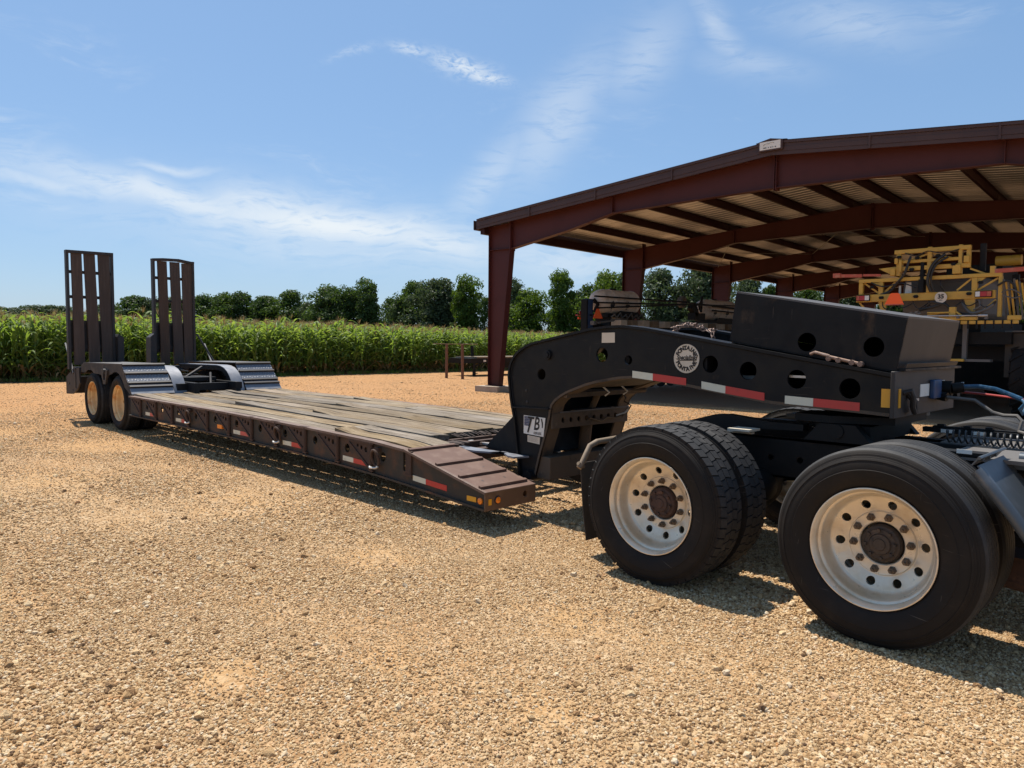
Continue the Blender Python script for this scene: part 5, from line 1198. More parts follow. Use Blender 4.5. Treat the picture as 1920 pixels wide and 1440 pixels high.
# flange braces from the purlins to the rafters, and rod bracing
for i in (0, 1, 2):
    for x in (-14.0, -11.2, -8.6, -6.15, -3.4):
        y = YB+BAY*i; zb = float(np.interp(-8-abs(x+8), [-15.955, -13.82, -12.4, -10.11, -8.02], [4.30, 4.66, 4.97, 5.035, 5.075]))
        mb = MB(); mb.beam((x, y+.10, zb+.03), (x, y+.62, rz(x)+.05), .04, .006); obj('flange_brace', mb, 'purlin_paint', SHD)
for i in (1, 3):
    y = YB+BAY*i
    for p, q in (((-16.6, y, 5.0), (-12.4, y+BAY, 5.3)), ((-16.6, y+BAY, 5.0), (-12.4, y, 5.3)), ((-12.4, y, 5.3), (-8.2, y+BAY, 5.68)), ((-12.4, y+BAY, 5.3), (-8.2, y, 5.68))):
        mb = MB(); mb.tube([p, q], .012, 6); obj('rod_brace', mb, 'thin_steel', SHD)
# corrugated roof sheets: ribs run down the slope
def roof_panel(sgn):
    mb = MB(); w_ = .9144; prof = []
    for k in range(3):
        b = k*.3048
        prof += [(b, .060), (b+.035, .060), (b+.06, 0), (b+.12, 0), (b+.128, .012), (b+.142, .012), (b+.15, 0), (b+.20, 0), (b+.208, .012), (b+.222, .012), (b+.23, 0), (b+.265, 0), (b+.29, .060)]
    prof = prof[:-1]+[(w_+.012, .060)]
    xs_ = [0, -9.06] if sgn < 0 else [0, 9.06]
    k = len(prof); vs = []
    for x in xs_:
        for y, z in prof: vs.append((x, y, z-SLP*abs(x)))
        for y, z in prof: vs.append((x, y, z-SLP*abs(x)-.004))
    fs = []
    n2 = 2*k
    for i in range(k-1): fs += [(i, i+1, n2+i+1, n2+i), (k+i+1, k+i, n2+k+i, n2+k+i+1)]
    mb.add(vs, fs); return mesh_of('roof_panel', mb, 'roof_sheet', smooth=False)
RP = [roof_panel(-1), roof_panel(1)]
npan = int((YE-YB+.66)/.9144)+1
for i in range(npan):
    for me in RP: share('roof_panel', me, SHD, (0, YB-.32+i*.9144-L0.y, 6.016))
YRE = YB-.32+npan*.9144
# gable trim (stepped ridges), eave trim, ridge cap
for yy, s in ((YB-.345, -1), (YRE+.02, 1)):
    for x0, x1 in ((-17.09, XRG), (XRG, 1.09)):
        mb = MB(); q = lambda x: 6.048-SLP*abs(x-XRG)
        for d0, d1, o in ((0, .055, .03), (.058, .13, .0), (.133, .225, .012), (.228, .305, .0)):
            mb.strip([(x0, q(x0)-d0), (x1, q(x1)-d0)], d1-d0, *sorted((yy+s*o-.012, yy+s*o+.012)), side=-1)
        mb.strip([(x0, q(x0)), (x1, q(x1))], .012, *sorted((yy+s*.045, yy-s*.12)), side=-1)
        for k in range(1, 4):
            xx = x0+(x1-x0)*k/4+.2*s; mb.add([(xx-.02, yy+s*.046, q(xx)-.305), (xx+.02, yy+s*.046, q(xx)-.305), (xx+.02, yy+s*.046, q(xx)-.002), (xx-.02, yy+s*.046, q(xx)-.002), (xx-.02, yy, q(xx)-.305), (xx+.02, yy, q(xx)-.305), (xx+.02, yy, q(xx)-.002), (xx-.02, yy, q(xx)-.002)], [(0,1,2,3),(7,6,5,4),(0,4,5,1),(1,5,6,2),(2,6,7,3),(3,7,4,0)])
        obj('gable_trim', mb, 'brown_trim', SHD)
for x in (-17.11, 1.11):
    mb = MB(); s = -1 if x < 0 else 1
    mb.box(x-.02, x+.02, YB-.35, YRE, 4.93, 5.235); mb.box(*sorted((x+s*.022, x+s*.12)), YB-.36, YRE, 4.92, 4.94); mb.box(*sorted((x+s*.11, x+s*.13)), YB-.36, YRE, 4.942, 5.21); obj('eave_trim', mb, 'brown_trim', SHD)
mb = MB(); mb.strip([(-8.35, 6.040), (-8.0, 6.080), (-7.65, 6.040)], .012, YB-.37, YRE, side=1); obj('ridge_cap', mb, 'brown_trim', SHD)
mb = MB(); mb.plate([(-8.27, 5.83), (-7.72, 5.83), (-7.72, 6.045), (-8.0, 6.10), (-8.27, 6.045)], [], YB-.43, YB-.40); obj('sign_back', mb, 'brown_trim', SHD)
mb = MB(); mb.plate([(-8.235, 5.86), (-7.765, 5.86), (-7.765, 6.035), (-8.235, 6.035)], [], YB-.437, YB-.43); sg = obj('builder_sign', mb, 'decal_white', SHD)
mb = MB(); ys = YB-.439
mb.tube([(-8.15, ys, 5.95), (-8.12, ys, 5.985), (-8.06, ys, 5.995), (-8.04, ys, 5.975), (-8.00, ys, 6.0), (-7.95, ys, 6.01), (-7.91, ys, 5.99)], .006, 5)
for i, wd in enumerate((.05, .02, .02, .03, .02, .03)):
    x = -8.15+i*.052; mb.box(x, x+wd, ys-.001, ys+.001, 5.888, 5.912)
obj('sign_print', mb, 'machine_grey', sg)
SHD.rotation_euler = (0, 0, R_(4.2))

# ------------------------------------------------------------------ yellow sprayer parked under the front of the shed
SP = thing('crop_sprayer', (-5.1, 19.2, 0), 'yellow crop sprayer with folded booms seen from the rear under the shed', 'sprayer')
yp = 17.5
def bar(x0, x1, z0, z1, y=yp, d=.10, m='yellow_paint', name='boom_frame', bev=.008): mb = MB(); mb.box(min(x0, x1), max(x0, x1), y-d/2, y+d/2, min(z0, z1), max(z0, z1)); return obj(name, mb, m, SP, bev)
def bars(lst, m='yellow_paint', name='boom_frame', y=yp, d=.10):
    for a in lst: bar(*a, y=y, d=d, m=m, name=name)
bars([(-5.77, -4.31, 3.49, 3.58), (-5.62, -4.52, 3.285, 3.35), (-5.74, -4.36, 3.125, 3.215), (-6.50, -3.74, 2.905, 2.985), (-6.55, -3.84, 2.475, 2.64)], name='cross_beam')
bars([(-5.725, -5.635, 3.02, 3.488), (-5.115, -5.03, 2.642, 3.60), (-4.53, -4.46, 3.0, 3.60), (-4.385, -4.31, 3.12, 3.488), (-6.50, -6.41, 2.642, 2.904), (-6.08, -5.985, 2.642, 2.904), (-4.27, -4.165, 2.642, 2.904), (-3.80, -3.73, 2.10, 2.92)], name='upright', d=.09)
bars([(-5.83, -5.73, 3.03, 3.19), (-4.62, -4.47, 3.0, 3.19), (-4.42, -4.32, 3.22, 3.36), (-5.66, -5.60, 3.10, 3.36), (-5.75, -5.68, 3.28, 3.40)], name='hinge_block', y=yp-.03, d=.13)
mb = MB(); mb.plate([(-6.09, 3.20), (-5.74, 3.225), (-5.74, 3.03), (-5.83, 3.06)], [circ(-6.05, 3.185, .012, 8)], yp-.03, yp+.03); obj('pivot_arm', mb, 'yellow_paint', SP)
for x, s in ((-6.08, -1), (-4.165, 1)):
    mb = MB(); mb.plate([(x, 2.90), (x+s*-.0, 2.78), (x+s*.14, 2.90)], [], yp-.03, yp+.03); obj('corner_gusset', mb, 'yellow_paint', SP)
mb = MB(); mb.plate([(-5.98, 2.475), (-6.08, 2.475), (-6.03, 2.30), (-5.93, 2.20), (-5.90, 2.475)], [], yp-.02, yp+.02); mb.plate([(-4.40, 2.475), (-4.20, 2.475), (-4.20, 2.18), (-4.32, 2.22)], [], yp-.02, yp+.02); obj('corner_gusset', mb, 'yellow_paint', SP)
bars([(-5.10, -4.10, 2.035, 2.10), (-4.42, -3.40, 1.955, 2.025), (-4.61, -4.49, 2.11, 2.31), (-5.02, -4.58, 2.185, 2.215), (-3.58, -3.36, 2.03, 2.12), (-5.9, -5.3, 2.10, 2.19)], name='lower_boom', y=yp-.2)
mb = MB(); mb.beam((-4.52, yp-.2, 2.24), (-4.32, yp-.2, 2.08), .05, .03); mb.beam((-5.02, yp-.2, 2.16), (-4.58, yp-.2, 2.21), .03, .03); obj('boom_brace', mb, 'yellow_paint', SP)
mb = MB(); mb.tube([(-5.06, yp-.30, 2.13), (-4.05, yp-.30, 2.125)], .014, 8); mb.tube([(-4.06, yp-.3, 2.125), (-3.9, yp-.3, 2.12)], .024, 8); obj('hydraulic_rod', mb, 'light_steel', SP)
mb = MB()
for x, z in ((-5.30, 2.20), (-5.24, 2.17), (-5.20, 2.22), (-5.34, 2.16), (-4.42, 2.09), (-3.92, 2.07)): mb.box(x-.025, x+.025, yp-.34, yp-.28, z-.02, z+.02)
mb.tube([(-5.38, yp-.3, 2.18), (-5.12, yp-.3, 2.18)], .03, 8); obj('valve_block', mb, 'machine_grey', SP)
for x0, x1 in ((-6.53, -6.24), (-4.19, -3.89)):
    mb = MB(); mb.box(x0, x1, yp-.10, yp-.06, 2.50, 2.63); h = obj('tail_light', mb, 'machine_black', SP)
    a, b = (x0+.19, x1-.01) if x0 < -5 else (x0+.01, x0+.09)
    mb = MB(); mb.box(a, b, yp-.106, yp-.101, 2.515, 2.615); obj('reverse_lens', mb, 'decal_white', h)
    a, b = (x0+.075, x0+.185) if x0 < -5 else (x0+.095, x0+.21)
    mb = MB(); mb.box(a, b, yp-.106, yp-.101, 2.515, 2.615); obj('brake_lens', mb, 'red_lens', h)
    a, b = (x0+.01, x0+.07) if x0 < -5 else (x0+.215, x1-.01)
    mb = MB(); mb.box(a, b, yp-.106, yp-.101, 2.515, 2.615); obj('turn_lens', mb, 'boom_red', h)
mb = MB(); mb.plate([(-5.83, 2.385), (-5.44, 2.385), (-5.54, 2.620), (-5.57, 2.632), (-5.69, 2.632), (-5.72, 2.620)], [], yp-.36, yp-.355); em = obj('slow_vehicle_emblem', mb, 'red_orange', SP)
mb = MB(); mb.box(-5.81, -5.455, yp-.362, yp-.35, 2.375, 2.40); obj('emblem_edge', mb, 'boom_red', em)
mb = MB(); mb.tube([(-5.63, yp-.35, 2.45), (-5.63, yp, 2.55)], .015, 6); obj('emblem_post', mb, 'machine_black', SP)
mb = MB(); mb.lathe([(.0005, -.004), (.108, -.004), (.108, .004), (.0005, .004)], c=(-4.80, yp-.13, 2.52), n=32); sgn_ = obj('speed_sign', mb, 'decal_cream', SP)
mb = MB(); mb.lathe([(.108, -.006), (.114, -.006), (.114, .004), (.108, .004)], c=(-4.80, yp-.13, 2.52), n=32); obj('sign_border', mb, 'decal_white', sgn_)
t = text_mb('35', .120, lambda x, y, d: (-4.80+x, yp-.1365, 2.535+y), bold=.006); obj('lettering', t, 'letter_black', sgn_, smooth=False)
t = text_mb('MPH', .030, lambda x, y, d: (-4.80+x, yp-.1365, 2.462+y), bold=.001); obj('lettering', t, 'letter_black', sgn_, smooth=False)
# hoses
def hose(pts, r=.022, m='hose_black'):
    P = [Vector(p) for p in pts]; out = []
    for i in range(len(P)-1):
        p0, p1, p2, p3 = P[max(i-1, 0)], P[i], P[i+1], P[min(i+2, len(P)-1)]
        for k in range(5):
            t = k/5; out.append(.5*((2*p1)+(p2-p0)*t+(2*p0-5*p1+4*p2-p3)*t*t+(3*p1-p0-3*p2+p3)*t**3))
    out.append(P[-1]); mb = MB(); mb.tube(out, r, 7); return obj('hydraulic_hose', mb, m, SP)
hose([(-5.42, yp-.1, 3.42), (-5.46, yp-.14, 3.25), (-5.52, yp-.14, 3.05), (-5.68, yp-.1, 2.86), (-5.85, yp-.05, 2.68), (-6.2, yp, 2.62)], .026)
hose([(-4.75, yp-.1, 3.42), (-4.92, yp-.14, 3.28), (-5.02, yp-.15, 3.10), (-5.06, yp-.14, 2.85), (-5.0, yp-.1, 2.65)], .032)
hose([(-4.70, yp-.1, 3.36), (-4.90, yp-.12, 3.22), (-4.99, yp-.14, 3.02), (-5.0, yp-.1, 2.8), (-4.95, yp-.05, 2.66)], .022)
hose([(-5.10, yp-.1, 2.30), (-4.98, yp-.14, 2.42), (-4.85, yp-.14, 2.40), (-4.7, yp-.1, 2.36), (-4.55, yp-.1, 2.22), (-4.2, yp-.1, 2.16), (-3.95, yp-.1, 2.28), (-3.82, yp-.1, 2.40)], .026)
hose([(-5.2, yp-.1, 2.27), (-4.95, yp-.16, 2.32), (-4.80, yp-.1, 2.38)], .03)
hose([(-4.45, yp+.05, 2.42), (-4.25, yp-.1, 2.19), (-4.0, yp-.12, 2.24), (-3.85, yp-.1, 2.35)], .03, 'machine_grey')
hose([(-4.12, yp-.08, 2.45), (-4.08, yp-.12, 2.32), (-4.2, yp-.1, 2.25)], .018, 'machine_grey')
hose([(-4.85, yp, 2.9), (-4.82, yp-.08, 2.78), (-4.78, yp, 2.66)], .014)
mb = MB(); mb.tube([(-5.20, yp-.02, 2.66), (-5.20, yp-.02, 3.28)], .05, 10); mb.tube([(-5.20, yp-.02, 2.98), (-5.20, yp-.02, 3.02)], .065, 10); mb.tube([(-5.21, yp-.02, 2.64), (-5.20, yp-.02, 2.92)], .075, 10); obj('lift_cylinder', mb, 'machine_black', SP)
mb = MB(); mb.plate([(-5.58, 2.645), (-5.44, 2.645), (-5.46, 2.88), (-5.55, 2.88)], [], yp+.10, yp+.13); mb.box(-5.70, -5.66, yp+.1, yp+.13, 2.65, 2.82); obj('warning_plate', mb, 'decal_white', SP)
# folded boom ends
mb = MB(); mb.beam((-6.45, yp, 3.07), (-6.95, yp-.05, 3.09), .08, .07); mb.beam((-6.42, yp, 3.08), (-6.05, yp, 3.06), .06, .05); o = obj('boom_tip', mb, 'boom_red', SP)
mb = MB(); mb.box(-7.06, -6.90, yp-.11, yp+.01, 3.05, 3.15); obj('boom_end_cap', mb, 'boom_red', SP)
mb = MB(); mb.beam((-3.94, yp, 3.015), (-2.6, yp-.2, 3.03), .08, .08); obj('boom_tip', mb, 'boom_red', SP)
mb = MB(); mb.box(-3.95, -3.87, yp-.06, yp+.06, 2.97, 3.12); obj('boom_hinge', mb, 'yellow_paint', SP)
# right-hand bundle of boom tubes
for i in range(9):
    x = -3.70+.045*i; mb = MB(); mb.beam((x, yp-.1-.02*(i % 3), 2.84-.03*(i % 4)), (x+.03+.02*(i % 3), yp+.15, 2.05+.06*(i % 3)), .03, .03); obj('boom_tube', mb, 'yellow_paint' if i % 2 else 'machine_grey', SP)
hose([(-3.72, yp-.1, 2.58), (-3.55, yp-.18, 2.63), (-3.38, yp-.18, 2.52), (-3.5, yp-.18, 2.46), (-3.7, yp-.15, 2.53)], .014, 'machine_grey')
hose([(-3.80, yp-.1, 2.72), (-3.62, yp-.15, 2.80), (-3.50, yp-.1, 2.66), (-3.46, yp-.1, 2.3)], .02)
bars([(-4.20, -4.10, 3.05, 3.62), (-3.62, -3.50, 2.1, 2.95)], m='machine_black', name='rear_mast', y=yp+.25)
for i in range(11):
    x = -5.0+i*.15; mb = MB(); mb.box(x-.012, x+.012, yp-.27, yp-.22, 1.90, 2.03); mb.tube([(x, yp-.245, 1.86), (x, yp-.245, 1.92)], .018, 6); obj('spray_nozzle', mb, 'machine_black', SP)
for p, q in (((-6.40, 2.90), (-6.08, 2.66)), ((-5.98, 2.66), (-5.75, 2.90)), ((-4.28, 2.90), (-4.55, 2.66)), ((-4.16, 2.66), (-3.82, 2.88)), ((-5.62, 3.30), (-5.12, 3.46)), ((-5.02, 3.46), (-4.54, 3.30)), ((-5.70, 3.05), (-5.60, 2.98)), ((-4.32, 3.10), (-4.05, 2.98)), ((-6.50, 2.47), (-6.30, 2.25)), ((-3.84, 2.45), (-4.18, 2.12))):
    mb = MB(); mb.beam((p[0], yp+.03, p[1]), (q[0], yp+.03, q[1]), .035, .035); obj('lattice_brace', mb, 'yellow_paint', SP)
for x, z in ((-5.66, 3.42), (-5.3, 3.38), (-4.9, 3.4), (-4.6, 3.2), (-5.4, 3.14), (-6.2, 2.8), (-5.3, 2.56), (-4.3, 2.58), (-6.0, 2.56), (-4.1, 2.8)):
    mb = MB(); mb.box(x-.035, x+.035, yp-.10, yp-.052, z-.03, z+.03); mb.tube([(x-.05, yp-.08, z), (x+.05, yp-.08, z)], .014, 6); obj('pipe_clamp', mb, 'machine_black', SP)
for i in range(7):
    x = -6.0+.31*i; hose([(x, yp+.02, 2.50), (x+.06, yp-.12, 2.36+.02*(i % 3)), (x+.16, yp-.10, 2.30+.03*(i % 2)), (x+.30, yp+.02, 2.42)], .011)
hose([(-5.55, yp-.05, 3.5), (-5.3, yp-.14, 3.42), (-5.08, yp-.14, 3.5), (-4.8, yp-.14, 3.44), (-4.5, yp-.1, 3.5)], .012)
hose([(-6.3, yp, 2.95), (-6.1, yp-.1, 2.84), (-5.9, yp-.1, 2.8), (-5.6, yp-.08, 2.86), (-5.3, yp-.1, 2.75)], .014)
# body: tank, chassis, legs, wheels
mb = MB(); mb.box(-5.78, -4.22, 18.0, 20.6, 2.06, 3.02); obj('spray_tank', mb, 'machine_grey', SP, .16)
mb = MB(); mb.lathe([(.02, 0), (.11, .02), (.115, .5), (.02, .52)], c=(-4.30, 19.4, 3.40), axis='X', n=16); obj('muffler', mb, 'yellow_paint', SP)
mb = MB(); mb.box(-6.4, -3.6, 17.75, 21.5, 1.55, 1.80); mb.box(-5.8, -4.2, 18.0, 21.8, 1.80, 2.05); mb.box(-6.5, -3.5, 18.3, 18.6, 1.2, 1.5); obj('chassis', mb, 'machine_black', SP)
mb = MB(); mb.box(-4.43, -4.35, 17.6, 17.7, 1.20, 1.98); mb.box(-6.1, -6.0, 17.6, 17.7, 1.20, 1.98); mb.box(-4.62, -3.9, 17.55, 17.75, 1.19, 1.24); obj('ladder_frame', mb, 'machine_grey', SP)
bars([(-4.62, -4.36, 1.19, 1.245)], m='yellow_paint', name='step', y=17.5)
mb = MB(); mb.box(-5.7, -4.5, 21.0, 22.6, 2.1, 3.5); obj('cab', mb, 'machine_black', SP)
def ag_wheel(x, y, R, wd):
    e = empty('wheel', (x-wloc(SP).x, y-wloc(SP).y, R), SP)
    mb = MB(); mb.lathe([(R*.52, -wd/2), (R*.80, -wd/2-.02), (R*.95, -wd/2+.03), (R*.97, 0), (R*.95, wd/2-.03), (R*.80, wd/2+.02), (R*.52, wd/2)], axis='X', n=48)
    for k in range(22):
        for sd_ in (-1, 1):
            t = 2*PI*(k+(.5 if sd_ > 0 else 0))/22; t2 = t+.16
            P = lambda r, a, xx: (xx, r*math.cos(a), r*math.sin(a))
            mb.add([P(R*.93, t, 0), P(R*.93, t+.06, 0), P(R, t+.055, 0), P(R, t+.005, 0), P(R*.9, t2, sd_*wd/2), P(R*.9, t2+.06, sd_*wd/2), P(R*.985, t2+.055, sd_*wd/2), P(R*.985, t2+.005, sd_*wd/2)],
                   [(0,3,2,1),(4,5,6,7),(0,1,5,4),(1,2,6,5),(2,3,7,6),(3,0,4,7)])
    obj('tyre', mb, 'rubber_side', e, local=True)
    mb = MB(); mb.lathe([(.01, -.06), (.16, -.08), (R*.40, .02), (R*.50, -wd/2+.02), (R*.53, -wd/2)], axis='X', n=36); mb.lathe([(.01, .06), (.16, .08), (R*.40, .0), (R*.50, wd/2-.02), (R*.53, wd/2)], axis='X', n=36); obj('rim', mb, 'yellow_paint', e, local=True)
ag_wheel(-3.42, 18.6, .90, .40); ag_wheel(-6.75, 18.6, .90, .40); ag_wheel(-3.42, 22.6, .90, .40); ag_wheel(-6.75, 22.6, .90, .40)
mb = MB(); mb.box(-3.74, -3.10, 17.95, 18.0, .88, 1.78); obj('rear_mudguard', mb, 'rubber_flap', SP)
mb = MB(); mb.box(-3.74, -3.1, 17.9, 19.3, 1.80, 1.83); obj('wheel_fender', mb, 'machine_grey', SP)

BM = thing('dark_filler_machine', (-3.2, 26.5, 0), 'made-up dark machine blocking the bright ground behind the yellow sprayer', 'machine')  # dark mass added to block the sunlit ground beyond the sprayer
mb = MB(); mb.box(-6.8, -.4, 25.2, 25.5, .25, 1.9); mb.box(-5.4, -1.8, 25.4, 29.5, .5, 2.2); mb.box(-4.6, -2.6, 24.9, 25.2, .6, 2.6); obj('filler_body', mb, 'machine_black', BM, .02)
mb = MB(); mb.box(-4.6, -2.6, 25.6, 27.6, 2.2, 3.6); obj('cab', mb, 'machine_black', BM, .03)
SP2 = SP; SP = BM
ag_wheel(-5.6, 26.4, 1.0, .55); ag_wheel(-1.6, 26.4, 1.0, .55); ag_wheel(-7.2, 26.4, 1.0, .55); ag_wheel(-.2, 26.4, 1.0, .55)
SP = SP2

# ------------------------------------------------------------------ planter with round tanks deeper in the shed
PL = thing('row_crop_planter', (-15.3, 23, 0), 'planter with two pale round tanks, black bars and a row of tan seed boxes', 'planter')
for y0, y1, zc, lb in ((18.86, 21.10, 2.87, 'tank nearest the front of the shed'), (25.2, 27.75, 2.83, 'tank further back in the shed')):
    mb = MB(); L_ = y1-y0; rr = .40
    mb.lathe([(.01, 0), (.13, .02), (.23, .07), (.31, .16), (.37, .29), (rr, .44), (rr, L_*.30), (rr+.012, L_*.305), (rr+.012, L_*.33), (rr, L_*.335), (rr, L_*.86), (rr+.012, L_*.865), (rr+.012, L_*.885), (rr, L_*.89), (.37, L_-.16), (.31, L_-.09), (.23, L_-.045), (.13, L_-.01), (.01, L_)], c=(-15.3, y0, zc), n=36)
    tk = obj('fertiliser_tank', mb, 'tank_white', PL); tk['label'] = lb
    mb = MB(); mb.tube([(-15.3, y0+L_*.45, zc+rr), (-15.3, y0+L_*.45, zc+rr+.035)], .12, 16); obj('tank_lid', mb, 'machine_black', tk)
    for t in (.24, .60):
        a = R_(-18); mb = MB(); yy = y0+L_*t
        P = lambda u, v: (-15.3+(rr+.006)*math.cos(v), yy+u, zc+(rr+.006)*math.sin(v))
        mb.add([P(-.13, a), P(0, a+.38), P(.13, a), P(0, a-.38), P(0, a)], [(0, 4, 1), (1, 4, 2), (2, 4, 3), (3, 4, 0)]); obj('warning_diamond', mb, 'tank_sticker', tk, smooth=False)
    mb = MB(); mb.box(-15.62, -14.98, y0+.35, y1-.1, zc-.52, zc-.40); mb.box(-15.6, -15.0, y0+.5, y0+.6, 1.9, zc-.40); mb.box(-15.6, -15.0, y1-.5, y1-.4, 1.9, zc-.40); obj('tank_cradle', mb, 'machine_black', PL)
    mb = MB(); mb.plate([(y0+.75, zc-.42), (y0+1.0, zc-.30), (y1-.3, zc-.32), (y1-.1, zc-.42)], [], -14.98, -14.95, 'X'); obj('tank_saddle', mb, 'machine_black', PL)
mb = MB(); mb.beam((-14.75, 18.25, 2.97), (-14.6, 23.4, 3.00), .04, .05); mb.beam((-14.75, 18.2, 2.77), (-14.5, 27.5, 3.02), .04, .05); mb.beam((-14.75, 18.26, 2.60), (-14.6, 23.4, 2.92), .04, .05); mb.beam((-14.75, 23.4, 3.0), (-14.6, 29, 2.86), .04, .05)
obj('marker_arm', mb, 'machine_black', PL)
mb = MB(); mb.beam((-14.7, 25.2, 2.93), (-14.6, 27.9, 2.88), .04, .05); mb.beam((-14.7, 25.2, 2.78), (-14.6, 27.9, 2.72), .04, .05); obj('marker_arm', mb, 'machine_black', PL)
mb = MB(); mb.lathe([(.12, 0), (.20, .03), (.21, .12), (.20, .2), (.12, .23)], c=(-15.0, 23.42, 3.02), axis='X', n=28); obj('hose_ring', mb, 'machine_grey', PL)
mb = MB(); mb.box(-15.2, -14.9, 24.3, 25.05, 2.40, 2.66); mb.beam((-15, 24.15, 2.9), (-15, 24.55, 2.6), .2, .2); mb.tube([(-15, 24.9, 2.7), (-15, 24.95, 3.30)], .05, 8); mb.tube([(-15, 24.6, 2.7), (-15, 24.45, 2.95), (-15, 24.2, 2.95)], .08, 8); mb.beam((-15, 24.95, 3.1), (-14.9, 24.6, 2.85), .04, .2); obj('fill_pump', mb, 'machine_black', PL)
mb = MB(); mb.box(-15.4, -15.2, 18.46, 18.74, 0.9, 2.92); obj('blue_mast', mb, 'blue_paint', PL, .01)
mb = MB(); mb.box(-15.42, -15.18, 18.40, 18.455, 0.9, 2.90); mb.tube([(-15.2, 18.75, 2.92), (-15.1, 18.85, 2.75), (-15.2, 18.8, 2.5)], .06, 8); obj('mast_channel', mb, 'machine_black', PL)
mb = MB(); mb.plate([(18.36, 2.285), (18.84, 2.29), (18.62, 2.64), (18.58, 2.64)], [], -14.90, -14.885, 'X'); em = obj('slow_vehicle_emblem', mb, 'red_orange', PL)
mb = MB(); mb.tube([(-15.2, 18.6, 2.4), (-14.89, 18.6, 2.4)], .02, 6); obj('emblem_post', mb, 'machine_black', PL)
mb = MB(); mb.box(-15.95, -15.90, 18.86, 19.12, 2.29, 2.36); obj('red_reflector', mb, 'red_orange', PL)
mb = MB(); mb.lathe([(.01, -.03), (.06, -.02), (.07, .03)], c=(-15.9, 18.95, 2.52), axis='X', n=14); mb.box(-15.95, -15.85, 18.75, 19.15, 2.40, 2.44); obj('marker_lamp', mb, 'red_lens', PL)
mb = MB(); mb.box(-15.55, -15.25, 18.3, 29.0, 1.55, 1.80); mb.box(-15.5, -15.3, 18.5, 28.8, 1.95, 2.12); obj('toolbar', mb, 'machine_black', PL)
for i in range(14):
    y = 19.35+i*.62
    mb = MB(); mb.box(-14.95, -14.55, y, y+(.30 if i % 2 else .36), 2.06, 2.26+.01*(i % 3)); obj('seed_box', mb, 'seed_box' if i % 2 == 0 else 'seed_box_brown', PL, .015)
    mb = MB(); mb.box(-14.96, -14.54, y-.01, y+.37, 2.275, 2.30); obj('box_lid', mb, 'machine_grey', PL) if i % 3 == 0 else None
    mb = MB(); mb.box(-14.9, -14.6, y+.05, y+.2, .55, 2.05); mb.lathe([(.01, 0), (.22, .01), (.22, .04), (.01, .05)], c=(-14.75, y+.10, .24), axis='Y', n=16); obj('row_unit', mb, 'machine_black', PL)
mb = MB()
for i in range(6): mb.tube([(-14.9, 19.3+i*.3, 2.35), (-14.8, 19.35+i*.3, 2.45+.05*(i % 2)), (-14.85, 19.5+i*.3, 2.33)], .03, 6)
mb.box(-14.95, -14.8, 18.3, 18.42, 2.08, 2.2); mb.tube([(-14.8, 18.5, 2.15), (-14.7, 19.2, 2.24)], .03, 6); obj('meter_fittings', mb, 'machine_grey', PL)
mb = MB(); mb.lathe([(.25, -.12), (.40, -.13), (.42, 0), (.40, .13), (.25, .12)], c=(-15.9, 20, .42), axis='X', n=24); mb.lathe([(.25, -.12), (.40, -.13), (.42, 0), (.40, .13), (.25, .12)], c=(-15.9, 27, .42), axis='X', n=24); obj('transport_tyre', mb, 'rubber_side', PL)

# ------------------------------------------------------------------ black flatbed trailer by the corn and the rusty post stand
FB = thing('flatbed_trailer', (-24.8, 24.5, 0), 'black flatbed trailer parked by the corn behind the first shed column', 'trailer')
mb = MB(); mb.box(-25.9, -24.4, 21.7, 28.6, .575, .80); obj('bed_frame', mb, 'machine_black', FB)
for i in range(7):
    mb = MB(); mb.box(-25.9+i*.215, -25.9+i*.215+.205, 22.1, 28.6, .802, .86); obj('plank', mb, 'deck_wood', FB, smooth=False)
mb = MB(); mb.box(-24.44, -24.39, 21.85, 21.97, .22, .574); mb.box(-24.45, -24.38, 21.84, 21.98, .02, .26); mb.beam((-24.41, 22.0, .45), (-24.41, 22.25, .57), .05, .05); mb.box(-24.50, -24.32, 21.80, 22.02, 0, .02); mb.tube([(-24.4, 21.97, .12), (-24.4, 22.1, .14)], .02, 6); obj('jack_leg', mb, 'machine_black', FB)
mb = MB(); mb.plate([(22.9, .574), (24.2, .574), (24.2, .33), (23.95, .36)], [], -24.52, -24.46, 'X'); obj('side_bracket', mb, 'machine_black', FB)
mb = MB(); mb.box(-24.40, -24.392, 22.45, 22.60, .64, .72); obj('side_plate', mb, 'decal_white', FB)
mb = MB(); mb.box(-25.2, -25.1, 22.4, 22.5, .86, 1.34); obj('stake', mb, 'machine_black', FB)
for y in (26.6, 27.4):
    mb = MB(); mb.lathe([(.2, -.1), (.34, -.11), (.36, 0), (.34, .11), (.2, .1)], c=(-24.6, y, .36), axis='X', n=24); obj('tyre', mb, 'rubber_side', FB)
PS = thing('post_stand', (-23.4, 19.95, 0), 'two rusty steel posts joined by a thin rod on top, near the corn', 'posts')
for x, y, tilt in ((-23.95, 19.95, .02), (-22.9, 19.92, -.01)):
    mb = MB(); mb.beam((x, y, 0), (x+.02, y-.03+tilt, 1.41), .085, .085); obj('post', mb, 'post_rust', PS)
mb = MB(); mb.tube([(-24.85, 19.95, 1.425), (-22.0, 19.92, 1.425)], .012, 6); obj('rod', mb, 'post_rust', PS)

